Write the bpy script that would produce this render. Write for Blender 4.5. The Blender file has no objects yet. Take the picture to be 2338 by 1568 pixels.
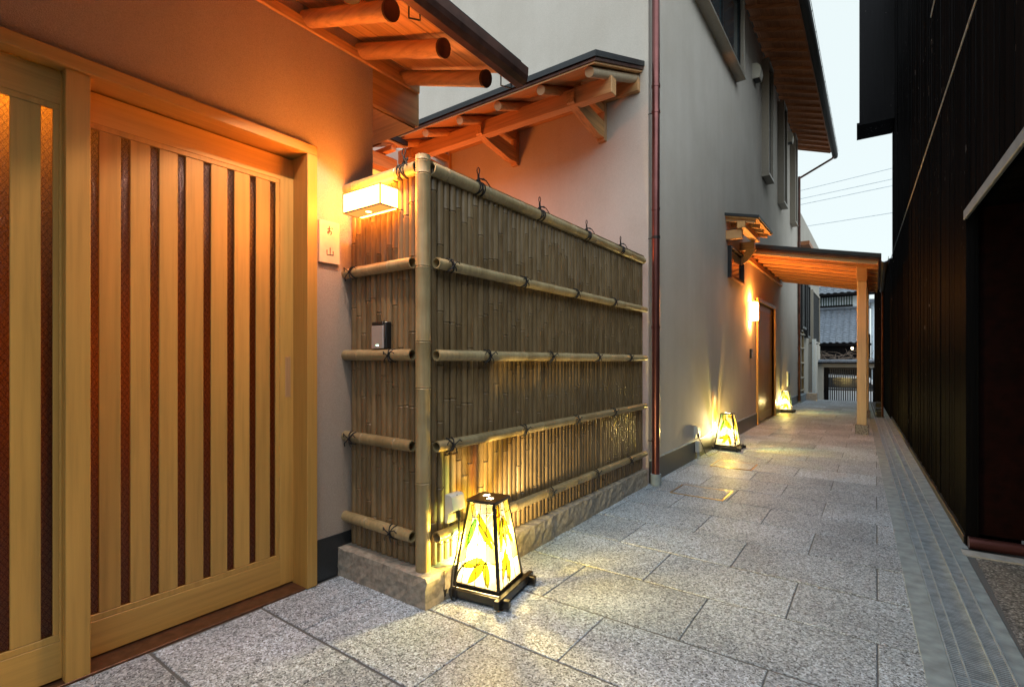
import bpy, math, random
from mathutils import Vector, Matrix
random.seed(7)
R = math.radians
S = bpy.context.scene
COL = S.collection

# ------------------------------------------------------------------ camera, world, sun, exposure
cam = bpy.data.cameras.new("camera"); camo = bpy.data.objects.new("camera", cam); COL.objects.link(camo)
cam.sensor_width = 36; cam.lens = 36 * 1150 / 2338.0; cam.shift_y = 38 / 2338.0; cam.clip_start = .02; cam.clip_end = 400
camo.location = (0, 0, 1.1); camo.rotation_euler = (R(90), 0, math.atan(831 / 1150.0))
S.camera = camo
W = bpy.data.worlds.new("World"); S.world = W; W.use_nodes = True
wn = W.node_tree; wn.nodes.clear()
SKY_STRENGTH = 0.05
sky = wn.nodes.new("ShaderNodeTexSky"); sky.sky_type = 'NISHITA'; sky.sun_disc = False
sky.sun_elevation = R(9); sky.sun_rotation = R(200); sky.air_density = 1.0; sky.dust_density = 1.5; sky.ozone_density = 1.5
# thin even overcast: the clear sky blended with a pale cloud layer that covers the whole dome
mx = wn.nodes.new("ShaderNodeMix"); mx.data_type = 'RGBA'; mx.inputs[0].default_value = .85
mx.inputs[7].default_value = (7.9, 8.8, 8.8, 1)
bg = wn.nodes.new("ShaderNodeBackground"); bg.inputs[1].default_value = SKY_STRENGTH
wo = wn.nodes.new("ShaderNodeOutputWorld")
wn.links.new(sky.outputs[0], mx.inputs[6]); wn.links.new(mx.outputs[2], bg.inputs[0]); wn.links.new(bg.outputs[0], wo.inputs[0])
sl = bpy.data.lights.new("sun", 'SUN'); sl.energy = 1.2; sl.angle = R(80); sl.color = (.80, .91, 1)
so = bpy.data.objects.new("sun", sl); COL.objects.link(so); so.rotation_euler = (R(40), 0, R(35))
S.view_settings.view_transform = 'Standard'; S.view_settings.look = 'None'; S.view_settings.exposure = 1.3
S.view_settings.gamma = 1; S.view_settings.use_curve_mapping = False
S.cycles.max_bounces = 8; S.cycles.transparent_max_bounces = 12

# ------------------------------------------------------------------ materials
MATS = {}
class NT:
    def __init__(s, name):
        s.m = bpy.data.materials.new(name); s.m.use_nodes = True; s.t = s.m.node_tree; s.t.nodes.clear()
        s.out = s.n("ShaderNodeOutputMaterial")
    def n(s, ty, **k):
        x = s.t.nodes.new(ty)
        for a, b in k.items(): setattr(x, a, b)
        return x
    def l(s, a, b): s.t.links.new(a, b)
    def pos(s, scale=(1, 1, 1), obj=False):
        if obj:
            tc = s.n("ShaderNodeTexCoord"); src = tc.outputs['Object']
            oi = s.n("ShaderNodeObjectInfo"); ad = s.n("ShaderNodeVectorMath", operation='ADD')
            mu = s.n("ShaderNodeMath", operation='MULTIPLY'); mu.inputs[1].default_value = 37.0
            s.l(oi.outputs['Random'], mu.inputs[0]); s.l(src, ad.inputs[0]); s.l(mu.outputs[0], ad.inputs[1]); src = ad.outputs[0]
        else:
            g = s.n("ShaderNodeNewGeometry"); src = g.outputs['Position']
        mp = s.n("ShaderNodeMapping"); mp.inputs['Scale'].default_value = scale; s.l(src, mp.inputs['Vector'])
        return mp.outputs[0]
    def noise(s, vec, scale, detail=3, rough=.5):
        x = s.n("ShaderNodeTexNoise"); x.inputs['Scale'].default_value = scale; x.inputs['Detail'].default_value = detail
        x.inputs['Roughness'].default_value = rough; s.l(vec, x.inputs['Vector']); return x.outputs['Fac']
    def ramp(s, fac, stops):
        r = s.n("ShaderNodeValToRGB"); e = r.color_ramp.elements
        while len(e) < len(stops): e.new(.5)
        for q, (p, c) in zip(e, stops): q.position = p; q.color = c if len(c) == 4 else (*c, 1)
        s.l(fac, r.inputs[0]); return r.outputs[0]
    def mul(s, a, b):
        m = s.n("ShaderNodeMix"); m.data_type = 'RGBA'; m.blend_type = 'MULTIPLY'; m.inputs[0].default_value = 1
        s.l(a, m.inputs[6]); s.l(b, m.inputs[7]); return m.outputs[2]
    def mix(s, f, a, b):
        m = s.n("ShaderNodeMix"); m.data_type = 'RGBA'
        if isinstance(f, float): m.inputs[0].default_value = f
        else: s.l(f, m.inputs[0])
        for v, i in ((a, 6), (b, 7)):
            if isinstance(v, tuple): m.inputs[i].default_value = (*v[:3], 1)
            else: s.l(v, m.inputs[i])
        return m.outputs[2]
    def rnd(s, lo, hi):
        oi = s.n("ShaderNodeObjectInfo"); mr = s.n("ShaderNodeMapRange"); mr.inputs[3].default_value = lo; mr.inputs[4].default_value = hi
        s.l(oi.outputs['Random'], mr.inputs[0])
        c = s.n("ShaderNodeCombineColor"); [s.l(mr.outputs[0], c.inputs[i]) for i in range(3)]; return c.outputs[0]
    def bsdf(s, col, rough=.6, metal=0, bump=None, bs=.3, bd=.002, spec=.5, coat=0):
        b = s.n("ShaderNodeBsdfPrincipled")
        if isinstance(col, tuple): b.inputs['Base Color'].default_value = (*col[:3], 1)
        else: s.l(col, b.inputs['Base Color'])
        if isinstance(rough, (int, float)): b.inputs['Roughness'].default_value = rough
        else: s.l(rough, b.inputs['Roughness'])
        b.inputs['Metallic'].default_value = metal; b.inputs['Specular IOR Level'].default_value = spec; b.inputs['Coat Weight'].default_value = coat
        if bump is not None:
            bp = s.n("ShaderNodeBump"); bp.inputs['Strength'].default_value = bs; bp.inputs['Distance'].default_value = bd
            s.l(bump, bp.inputs['Height']); s.l(bp.outputs[0], b.inputs['Normal'])
        s.l(b.outputs[0], s.out.inputs[0]); return b

def simple(name, col, rough=.6, metal=0, scale=40, var=.12, bs=.15, coat=0, spec=.5):
    t = NT(name); p = t.pos(); f = t.noise(p, scale, 4)
    c = t.ramp(f, [(.3, tuple(max(0, x * (1 - var)) for x in col)), (.7, tuple(min(1, x * (1 + var)) for x in col))])
    t.bsdf(c, rough, metal, f, bs, .001, spec, coat); MATS[name] = t.m; return t.m

def plaster(name, col, bs=.6):
    t = NT(name); p = t.pos(); a = t.noise(p, 260, 3, .7); b = t.noise(p, 1.3, 6, .6)
    c = t.mul(t.ramp(a, [(.3, tuple(x * .82 for x in col)), (.7, tuple(x * 1.12 for x in col))]), t.ramp(b, [(.3, (.88, .87, .85)), (.65, (1, 1, 1))]))
    vs = t.noise(t.pos((6, 6, .35)), 1.0, 4); c = t.mul(c, t.ramp(vs, [(.38, (.965, .96, .955)), (.6, (1, 1, 1))]))
    t.bsdf(c, .92, 0, a, bs, .004, .2); MATS[name] = t.m; return t.m

def wood(name, col, axis='z', rough=.5, var=.2, coat=0, glow=0):
    t = NT(name); st = {'z': (1, 1, .04), 'y': (1, .04, 1), 'x': (.04, 1, 1)}[axis]
    p = t.pos(st, True); f = t.noise(p, 55, 5, .6); g = t.noise(p, 9, 3)
    c = t.ramp(f, [(.25, tuple(x * (1 - var * 1.5) for x in col)), (.5, col), (.8, tuple(min(1, x * (1 + var)) for x in col))])
    c = t.mul(c, t.ramp(g, [(.3, (.85, .82, .78)), (.7, (1, 1, 1))])); c = t.mul(c, t.rnd(.86, 1.08))
    t.bsdf(c, rough, 0, f, .15, .001, .35, coat); MATS[name] = t.m; return t.m

def bamboo(name, col):
    t = NT(name); p = t.pos((1, 1, .05), True); f = t.noise(p, 60, 4, .6); q = t.pos((1, 1, 1), True); g = t.noise(q, 7, 4)
    c = t.ramp(f, [(.25, tuple(x * .72 for x in col)), (.55, col), (.8, tuple(min(1, x * 1.2) for x in col))])
    c = t.mul(c, t.ramp(g, [(.3, (.72, .66, .56)), (.62, (1, 1, 1))])); c = t.mul(c, t.rnd(.78, 1.12))
    t.bsdf(c, .38, 0, f, .12, .001, .5); MATS[name] = t.m; return t.m

def granite(name, base, k=1.0, scale=150):
    t = NT(name); p = t.pos(); nz = t.n("ShaderNodeTexNoise"); nz.inputs['Scale'].default_value = 60; t.l(p, nz.inputs['Vector'])
    wv = t.n("ShaderNodeVectorMath", operation='MULTIPLY_ADD'); wv.inputs[1].default_value = (.012, .012, .012); t.l(nz.outputs['Color'], wv.inputs[0]); t.l(p, wv.inputs[2])
    v = t.n("ShaderNodeTexVoronoi"); v.inputs['Scale'].default_value = scale; t.l(wv.outputs[0], v.inputs['Vector'])
    sp = t.n("ShaderNodeSeparateColor"); t.l(v.outputs['Color'], sp.inputs[0])
    B = lambda q: tuple(min(1, x * q) for x in base)
    c = t.ramp(sp.outputs[0], [(.0, B(.22)), (.13, B(.36)), (.17, B(.72)), (.42, B(.8)), (.46, B(1.12)), (.80, B(1.28)), (.84, B(1.75))]); 
    v2 = t.n("ShaderNodeTexVoronoi"); v2.inputs['Scale'].default_value = scale * .42; t.l(wv.outputs[0], v2.inputs['Vector'])
    s2 = t.n("ShaderNodeSeparateColor"); t.l(v2.outputs['Color'], s2.inputs[0]); c = t.mul(c, t.ramp(s2.outputs[1], [(.0, (.6, .6, .62)), (.2, (.92, .92, .93)), (.8, (1.08, 1.07, 1.06))]))
    w = t.noise(p, 2.2, 5); c = t.mul(c, t.ramp(w, [(.3, (.74, .74, .74)), (.62, (1, 1, 1))])); c = t.mul(c, t.rnd(.78, 1.14))
    a = t.noise(p, scale * 1.3, 2, .7)
    t.bsdf(c, .6, 0, a, .3 * k, .003, .4); MATS[name] = t.m; return t.m

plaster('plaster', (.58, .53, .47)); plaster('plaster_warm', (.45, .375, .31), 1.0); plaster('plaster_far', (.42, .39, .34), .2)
wood('hinoki', (.54, .305, .078), 'z', .42, .13); wood('hinoki_y', (.54, .305, .078), 'y', .42, .13)
wood('cedar_y', (.62, .34, .13), 'y', .5, .28); wood('cedar_x', (.6, .33, .14), 'x', .5, .22)
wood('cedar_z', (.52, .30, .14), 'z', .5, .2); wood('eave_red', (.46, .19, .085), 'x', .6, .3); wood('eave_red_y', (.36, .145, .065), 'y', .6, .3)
wood('pine_post', (.50, .40, .27), 'z', .5, .12); wood('pine_end', (.50, .33, .18), 'x', .6, .1)
bamboo('bamboo', (.235, .16, .08)); bamboo('bamboo_pole', (.40, .31, .165))
granite('granite', (.405, .46, .52), 1, 185); simple('curb_stone', (.33, .285, .23), .9, 0, 45, .30, .6); granite('post_stone', (.2, .2, .21), 1, 160)
simple('dark_stone', (.025, .028, .03), .35, 0, 300, .5, .1); simple('joint', (.13, .13, .13), .9, 0, 200, .2, .3)
simple('concrete', (.26, .31, .34), .85, 0, 14, .25, .2); simple('concrete_pale', (.44, .43, .42), .85, 0, 20, .2, .3)
simple('roof_metal', (.022, .025, .028), .5, .3, 12, .15, .05); simple('copper_dark', (.085, .035, .025), .4, .6, 9, .5, .1)
simple('copper_pipe', (.15, .055, .05), .32, .75, 6, .2, .03); simple('black_metal', (.012, .012, .013), .45, .2, 40, .2, .1)
simple('steel', (.42, .48, .54), .45, .3, 25, .15, .08); simple('steel_dull', (.40, .46, .51), .5, .25, 18, .3, .1)
simple('brass', (.52, .36, .16), .3, .9, 30, .2, .05); simple('rope', (.012, .011, .012), .8, 0, 300, .4, .3)
simple('cream_plastic', (.62, .6, .52), .4, 0, 30, .04, .02); simple('black_plastic', (.015, .015, .016), .3, 0, 30, .2, .02)
simple('silver_plastic', (.5, .47, .46), .35, .4, 60, .04, .02); simple('window_frame', (.30, .265, .215), .45, .3, 30, .06, .03)
simple('lead', (.012, .013, .012), .5, .3, 60, .2, .05); simple('lantern_wood', (.005, .0025, .002), .4, 0, 60, .35, .1, .3)
simple('branch', (.14, .10, .075), .8, 0, 60, .4, .2); simple('car_paint', (.7, .72, .75), .25, 0, 5, .02, 0, .5); simple('road', (.42, .43, .45), .8, 0, 60, .1, .2)
simple('sign_wood', (.70, .52, .33), .5, 0, 30, .08, .05); simple('ink', (.05, .02, .012), .6); simple('tyre', (.02, .02, .02), .8)
simple('tile_grey', (.13, .15, .18), .38, .1, 7, .25, .1, 0); simple('wire_black', (.02, .02, .02), .6); simple('gap_dark', (.02, .012, .008), .9)
simple('pale_render', (.62, .68, .70), .8); simple('green_box', (.05, .09, .08), .4); simple('garage_red', (.009, .0015, .001), .7, 0, 20, .5, .1, 0, .1)
simple('sill_metal', (.20, .10, .06), .35, .7, 30, .25, .05)

def m_asphalt():
    t = NT('asphalt'); p = t.pos(); v = t.n("ShaderNodeTexVoronoi"); v.inputs['Scale'].default_value = 130; t.l(p, v.inputs['Vector'])
    c = t.ramp(v.outputs['Color'], [(.0, (.08, .075, .07)), (.6, (.30, .28, .26)), (.9, (.60, .56, .52))]); f = t.noise(p, 70, 3)
    c = t.mul(c, t.ramp(f, [(.35, (.4, .4, .4)), (.65, (1, 1, 1))]))
    t.bsdf(c, .8, 0, v.outputs['Distance'], .8, .006); MATS['asphalt'] = t.m
m_asphalt()
def m_timber():
    t = NT('black_timber'); p = t.pos((1, 1, .02)); f = t.noise(p, 45, 4, .7)
    c = t.ramp(f, [(.3, (.0013, .0012, .0013)), (.55, (.0034, .003, .0032)), (.8, (.0085, .0074, .0072))])
    bv = t.noise(t.pos((.2, 1, .01)), 9, 1); c = t.mul(c, t.ramp(bv, [(.35, (.45, .45, .5)), (.5, (1, 1, 1)), (.65, (1.6, 1.55, 1.6))]))
    # pale flakes where the stain has peeled, in a loose band
    q = t.pos((1, 1, .28)); n1 = t.noise(q, 34, 2, .5); big = t.noise(t.pos((1, .7, .5)), 1.1, 2)
    k = t.ramp(n1, [(.70, (0, 0, 0)), (.725, (1, 1, 1))]); kb = t.ramp(big, [(.5, (0, 0, 0)), (.62, (1, 1, 1))])
    c = t.mix(t.mul(k, kb), c, (.16, .14, .13))
    d = t.n('ShaderNodeBsdfDiffuse'); t.l(c, d.inputs[0]); g = t.n('ShaderNodeBsdfGlossy'); g.inputs['Roughness'].default_value = .45; g.inputs[0].default_value = (.8, .8, .85, 1); bp = t.n('ShaderNodeBump'); bp.inputs['Distance'].default_value = .004; t.l(f, bp.inputs['Height']); t.l(bp.outputs[0], d.inputs['Normal']); t.l(bp.outputs[0], g.inputs['Normal']); ms = t.n('ShaderNodeMixShader'); ms.inputs[0].default_value = .010; t.l(d.outputs[0], ms.inputs[1]); t.l(g.outputs[0], ms.inputs[2]); t.l(ms.outputs[0], t.out.inputs[0]); MATS['black_timber'] = t.m
m_timber()
def m_glass(name, col, rough=.08):
    t = NT(name); b = t.bsdf(col, rough, 0, t.noise(t.pos(), 3, 2), .02, .002, 1.0); MATS[name] = t.m
m_glass('window_glass', (.03, .05, .06)); m_glass('dark_glass', (.03, .04, .05), .12)
def m_obscure():
    # wired obscured glass: light passes through diffusely, the surface is pebbled
    t = NT('obscured_glass'); p = t.pos(); n = t.noise(p, 190, 2, .6)
    g = t.n("ShaderNodeNewGeometry"); sp = t.n("ShaderNodeSeparateXYZ"); t.l(g.outputs['Position'], sp.inputs[0])
    def wire(sgn):
        a = t.n("ShaderNodeMath", operation='MULTIPLY'); a.inputs[1].default_value = sgn * 1.0; t.l(sp.outputs[1], a.inputs[0])
        b = t.n("ShaderNodeMath", operation='ADD'); t.l(a.outputs[0], b.inputs[0])
        zz = t.n("ShaderNodeMath", operation='MULTIPLY'); zz.inputs[1].default_value = .62; t.l(sp.outputs[2], zz.inputs[0]); t.l(zz.outputs[0], b.inputs[1])
        c = t.n("ShaderNodeMath", operation='PINGPONG'); c.inputs[1].default_value = .0085; t.l(b.outputs[0], c.inputs[0])
        d = t.n("ShaderNodeMath", operation='LESS_THAN'); d.inputs[1].default_value = .0007; t.l(c.outputs[0], d.inputs[0]); return d.outputs[0]
    mxx = t.n("ShaderNodeMath", operation='MAXIMUM'); t.l(wire(1), mxx.inputs[0]); t.l(wire(-1), mxx.inputs[1])
    col = t.mix(mxx.outputs[0], (.40, .20, .055), (.2, .09, .03)); col = t.mul(col, t.ramp(t.noise(p, 240, 2, .7), [(.38, (.65, .65, .65)), (.5, (.92, .92, .92)), (.62, (1.25, 1.25, 1.25))]))  # glitter of the pebbled glass is put into the colour as specks
    bp = t.n("ShaderNodeBump"); bp.inputs['Strength'].default_value = .8; bp.inputs['Distance'].default_value = .003; t.l(n, bp.inputs['Height'])
    tr = t.n("ShaderNodeBsdfTranslucent"); t.l(col, tr.inputs[0]); t.l(bp.outputs[0], tr.inputs['Normal'])
    gl = t.n("ShaderNodeBsdfGlossy"); gl.inputs['Roughness'].default_value = .22; gl.inputs[0].default_value = (.9, .75, .65, 1); t.l(bp.outputs[0], gl.inputs['Normal'])
    ms = t.n("ShaderNodeMixShader"); ms.inputs[0].default_value = .05; t.l(tr.outputs[0], ms.inputs[1]); t.l(gl.outputs[0], ms.inputs[2]); t.l(ms.outputs[0], t.out.inputs[0])
    MATS['obscured_glass'] = t.m
m_obscure()
def emis(name, col, st):
    t = NT(name); e = t.n("ShaderNodeEmission"); e.inputs[0].default_value = (*col, 1); e.inputs[1].default_value = st
    t.l(e.outputs[0], t.out.inputs[0]); MATS[name] = t.m
emis('lamp_panel', (1, .27, .03), 36.0); emis('lamp_panel_far', (1, .34, .06), 34.0); emis('lit_window', (1, .46, .07), .7); emis('lamp_base_glow', (1, .36, .07), .55); emis('led', (.5, 1, .7), 2.5); emis('bulb_glow', (1, .8, .5), 14)
def stained(name, col, tl_mix=.055):
    t = NT(name); p = t.pos(); f = t.noise(p, 26, 3)
    c = t.ramp(f, [(.3, tuple(x * .72 for x in col)), (.7, col)])
    tp = t.n("ShaderNodeBsdfTransparent"); t.l(c, tp.inputs[0]); tl = t.n("ShaderNodeBsdfTranslucent"); t.l(c, tl.inputs[0])
    gl = t.n("ShaderNodeBsdfGlossy"); gl.inputs['Roughness'].default_value = .1
    m1 = t.n("ShaderNodeMixShader"); m1.inputs[0].default_value = tl_mix; t.l(tp.outputs[0], m1.inputs[1]); t.l(tl.outputs[0], m1.inputs[2])
    m2 = t.n("ShaderNodeMixShader"); m2.inputs[0].default_value = .04; t.l(m1.outputs[0], m2.inputs[1]); t.l(gl.outputs[0], m2.inputs[2])
    t.l(m2.outputs[0], t.out.inputs[0]); MATS[name] = t.m
stained('glass_cream', (1, .88, .52)); stained('glass_white', (1, .97, .88)); stained('glass_pale_yellow', (1, .82, .20)); stained('glass_pale_green', (.42, .72, .42))
stained('glass_olive', (.27, .29, .01)); stained('glass_yellow', (.62, .44, .01)); stained('glass_leaf_green', (.07, .27, .03)); stained('glass_amber', (1, .50, .05)); stained('glass_dimmed', (.17, .15, .11), .42)

# ------------------------------------------------------------------ mesh helpers
class MB:
    def __init__(s): s.v = []; s.f = []
    def add(s, v, f):
        b = len(s.v); s.v += [tuple(p) for p in v]; s.f += [tuple(i + b for i in q) for q in f]; return s
    def box(s, x0, x1, y0, y1, z0, z1, c=0.0):
        if x0 > x1: x0, x1 = x1, x0
        if y0 > y1: y0, y1 = y1, y0
        if z0 > z1: z0, z1 = z1, z0
        if c <= 0:
            return s.add([(x0, y0, z0), (x1, y0, z0), (x1, y1, z0), (x0, y1, z0), (x0, y0, z1), (x1, y0, z1), (x1, y1, z1), (x0, y1, z1)],
                  [(0, 3, 2, 1), (4, 5, 6, 7), (0, 1, 5, 4), (1, 2, 6, 5), (2, 3, 7, 6), (3, 0, 4, 7)])
        c = min(c, (x1 - x0) * .3, (y1 - y0) * .3, (z1 - z0) * .3)
        vs = []; idx = {}
        for i, X in enumerate((x0, x1)):
            for j, Y in enumerate((y0, y1)):
                for k, Z in enumerate((z0, z1)):
                    sx, sy, sz = (1 - 2 * i) * c, (1 - 2 * j) * c, (1 - 2 * k) * c
                    idx[i, j, k] = len(vs); vs += [(X, Y + sy, Z + sz), (X + sx, Y, Z + sz), (X + sx, Y + sy, Z)]
        F = []
        g = lambda i, j, k, a: idx[i, j, k] + a
        for i in (0, 1): q = [g(i, 0, 0, 0), g(i, 1, 0, 0), g(i, 1, 1, 0), g(i, 0, 1, 0)]; F.append(q if i else q[::-1])
        for j in (0, 1): q = [g(0, j, 0, 1), g(0, j, 1, 1), g(1, j, 1, 1), g(1, j, 0, 1)]; F.append(q if j else q[::-1])
        for k in (0, 1): q = [g(0, 0, k, 2), g(1, 0, k, 2), g(1, 1, k, 2), g(0, 1, k, 2)]; F.append(q if k else q[::-1])
        for j in (0, 1):
            for k in (0, 1): q = [g(0, j, k, 1), g(1, j, k, 1), g(1, j, k, 2), g(0, j, k, 2)]; F.append(q if (j + k) % 2 == 0 else q[::-1])
        for i in (0, 1):
            for k in (0, 1): q = [g(i, 0, k, 0), g(i, 1, k, 0), g(i, 1, k, 2), g(i, 0, k, 2)]; F.append(q[::-1] if (i + k) % 2 == 0 else q)
        for i in (0, 1):
            for j in (0, 1): q = [g(i, j, 0, 0), g(i, j, 1, 0), g(i, j, 1, 1), g(i, j, 0, 1)]; F.append(q if (i + j) % 2 == 0 else q[::-1])
        for a in idx: b = idx[a]; q = (b, b + 1, b + 2); F.append(q if sum(a) % 2 else q[::-1])
        return s.add(vs, F)
    def prism(s, poly, z0, z1, fn=lambda a, b, c: (a, b, c)):
        n = len(poly); v = [fn(a, b, z0) for a, b in poly] + [fn(a, b, z1) for a, b in poly]
        return s.add(v, [tuple(range(n))[::-1], tuple(range(n, 2 * n))] + [(i, (i + 1) % n, n + (i + 1) % n, n + i) for i in range(n)])
    def tube(s, pts, r, n=8, cap=True, r2=None):
        pts = [Vector(p) for p in pts]; m = len(pts); rings = []
        up = None
        for i, p in enumerate(pts):
            d = (pts[min(i + 1, m - 1)] - pts[max(i - 1, 0)]).normalized()
            if up is None: up = Vector((0, 0, 1)) if abs(d.z) < .9 else Vector((1, 0, 0))
            a = d.cross(up).normalized() if d.cross(up).length > 1e-4 else d.orthogonal().normalized(); b = a.cross(d).normalized(); up = b
            rr = (r[i] if isinstance(r, (list, tuple)) else (r if r2 is None else r + (r2 - r) * i / (m - 1)))
            rings.append([p + a * math.cos(2 * math.pi * k / n) * rr + b * math.sin(2 * math.pi * k / n) * rr for k in range(n)])
        v = [q for rg in rings for q in rg]
        F = [(i * n + k, i * n + (k + 1) % n, (i + 1) * n + (k + 1) % n, (i + 1) * n + k) for i in range(m - 1) for k in range(n)]
        if cap: F += [tuple(range(n))[::-1], tuple((m - 1) * n + k for k in range(n))]
        return s.add(v, F)
    def mesh(s, name, mat, smooth=False):
        me = bpy.data.meshes.new(name); me.from_pydata(s.v, [], s.f); me.materials.append(MATS[mat])
        me.validate(); me.update()
        bmfix(me)
        if smooth: me.polygons.foreach_set('use_smooth', [True] * len(me.polygons)); smooth_by_angle(me)
        return me
import bmesh
def bmfix(me):
    bm = bmesh.new(); bm.from_mesh(me); bmesh.ops.recalc_face_normals(bm, faces=bm.faces); bm.to_mesh(me); bm.free()
def smooth_by_angle(me, ang=R(40)):
    bm = bmesh.new(); bm.from_mesh(me)
    for e in bm.edges:
        if len(e.link_faces) == 2 and e.calc_face_angle(0) > ang: e.smooth = False
    bm.to_mesh(me); bm.free()

def tag(o, label=None, cat=None, group=None, kind=None):
    if label: o['label'] = label
    if cat: o['category'] = cat
    if group: o['group'] = group
    if kind: o['kind'] = kind
    return o
def obj(name, mb, mat=None, parent=None, smooth=False, loc=None, rot=None, kind=None):
    me = mb if isinstance(mb, bpy.types.Mesh) else mb.mesh(name, mat, smooth)
    o = bpy.data.objects.new(name, me); COL.objects.link(o)
    if parent: o.parent = parent
    if loc: o.location = loc
    if rot: o.rotation_euler = rot
    if kind: o['kind'] = kind
    return o
def empty(name, loc=(0, 0, 0), rz=0, parent=None):
    o = bpy.data.objects.new(name, None); COL.objects.link(o); o.location = loc; o.rotation_euler = (0, 0, rz); o.empty_display_size = .1
    if parent: o.parent = parent
    return o
def kids(o): return [c for c in bpy.data.objects if c.parent == o]
def copy_tree(o, parent=None):
    c = o.copy(); COL.objects.link(c); c.parent = parent
    for ch in kids(o): copy_tree(ch, c)
    return c
def box(name, dims, mat, parent=None, c=0.0, **k): return obj(name, MB().box(*dims, c=c), mat, parent, **k)
def tube(name, pts, r, mat, parent=None, n=8, **k): return obj(name, MB().tube(pts, r, n), mat, parent, smooth=True, **k)
def light(name, loc, energy, color, radius=.03, parent=None, kind='POINT', rot=None, **kw):
    l = bpy.data.lights.new(name, kind); l.energy = energy; l.color = color
    if kind != 'AREA': l.shadow_soft_size = radius
    for a, b in kw.items(): setattr(l, a, b)
    o = bpy.data.objects.new(name, l); COL.objects.link(o); o.location = loc
    if rot: o.rotation_euler = rot
    if parent: o.parent = parent
    return o

# ================================================================== GROUND
box('ground', (-40, 40, -12, 60, -1.6, -1.5), 'joint', kind='structure')
# bed under the paving (mortar level), raised above the lower street behind
box('ground_bed', (-4.95, .8, -9, 16.45, -.6, -.0045), 'joint', kind='structure')
path = empty('path'); tag(path, kind='structure', label='grey speckled granite slab paving running up the alley')
PW, PH = .6335, .4305
slabcache = {}
def slab(x0, x1, y0, y1):
    g = .0028; w, h = x1 - x0 - 2 * g, y1 - y0 - .012
    if w < .03 or h < .03: return
    key = (round(w, 3), round(h, 3))
    if key not in slabcache: slabcache[key] = MB().box(-w / 2, w / 2, -h / 2, h / 2, -.04, 0, .002).mesh('paving_slab', 'granite')
    obj('paving_slab', slabcache[key], parent=path, loc=((x0 + x1) / 2, (y0 + y1) / 2, random.uniform(-.0012, .0006)))
def drainx(y): return .2 - .0225 * (y - 2.2)      # right rim of the paving
for r in range(-3, 38):
    y0 = .74 + .4245 * r if r < 3 else 1.99 + .4345 * (r - 3); y1 = .74 + .4245 * (r + 1) if r < 2 else 1.99 + .4345 * (r - 2)
    if y0 > 16.4: break
    y1 = min(y1, 16.42)
    off = 0 if r % 2 == 1 else PW / 2
    xl = -2.222 if y1 < 1.7 else -1.648
    xr = drainx((y0 + y1) / 2) - .008
    k0 = math.floor((xl - .005 - off) / PW); x = .005 + off + k0 * PW
    while x < xr:
        a, b = max(x, xl), min(x + PW, xr)
        # two inlaid inspection covers replace the paving around them
        slab(a, b, y0, y1); x += PW

def cover(x0, x1, y0, y1, label):
    e = empty('inspection_cover', ((x0 + x1) / 2, (y0 + y1) / 2, .0)); tag(e, label, 'drain cover', 'inspection covers set in the paving')
    w, h = (x1 - x0) / 2, (y1 - y0) / 2; t = .012
    m = MB(); m.box(-w, w, -h, -h + t, -.02, .0035); m.box(-w, w, h - t, h, -.02, .0035); m.box(-w, -w + t, -h + t, h - t, -.02, .0035); m.box(w - t, w, -h + t, h - t, -.02, .0035)
    obj('frame', m, 'brass', e); box('lid', (-w + t + .003, w - t - .003, -h + t + .003, h - t - .003, -.02, .003), 'granite', e)
    [box('seam', (a_, a_ + .006, -h + t, h - t, .0, .0041), 'joint', e) for a_ in (-w + t, w - t - .006)]
cover(-1.39, -.97, 4.16, 4.5, 'stone-filled inspection cover with brass frame nearest the drainpipe foot')
cover(-1.405, -1.005, 5.47, 5.83, 'stone-filled brass-framed inspection cover in front of the second lantern')

# ---- drain channel
dr = empty('drain_channel', (.54, 0, 0), .0255); tag(dr, kind='structure', label='concrete drain with steel grating along the black wall')
# local x = 0 is the face of the black wall
box('left_rim', (-.345, -.262, -3, 16.2, -.06, .001), 'concrete', dr, .003)
box('right_rim', (-.088, .0, 3.95, 16.2, -.06, .002), 'concrete', dr, .003)
box('right_rim', (-.088, -.03, -3, 3.95, -.06, .0015), 'concrete', dr, .003)
box('channel_floor', (-.262, -.088, -3, 16.2, -.16, -.05), 'black_metal', dr)
fr = MB()
for x in (-.262, -.222, -.142, -.0925): fr.box(x, x + .0045, -3, 16.2, -.03, .003)
obj('grating_rail', fr, 'steel', dr)
for i in range(11):
    y = .35 + i * .995; fr = MB(); fr.box(-.257, -.0925, y, y + .006, -.03, .0025); obj('grating_joint', fr, 'steel', dr)
g = MB(); y = .9
while y < 12:
    dy = .0145 if y < 5 else .03
    g.box(-.2575, -.0925, y, y + dy * .42, -.014, -.002); y += dy
obj('grating_bars', g, 'steel_dull', dr, kind='stuff')

# ---- asphalt yard at right front and pale strip
box('asphalt_ground', (.452, 6, -6, 3.84, -.06, -.003), 'asphalt', kind='structure')
s = MB(); s.prism([(.40, 3.80), (3.2, 3.84), (3.2, 3.96), (.40, 3.90)], -.05, .004); obj('concrete_threshold', s, 'concrete_pale', kind='structure')

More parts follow.
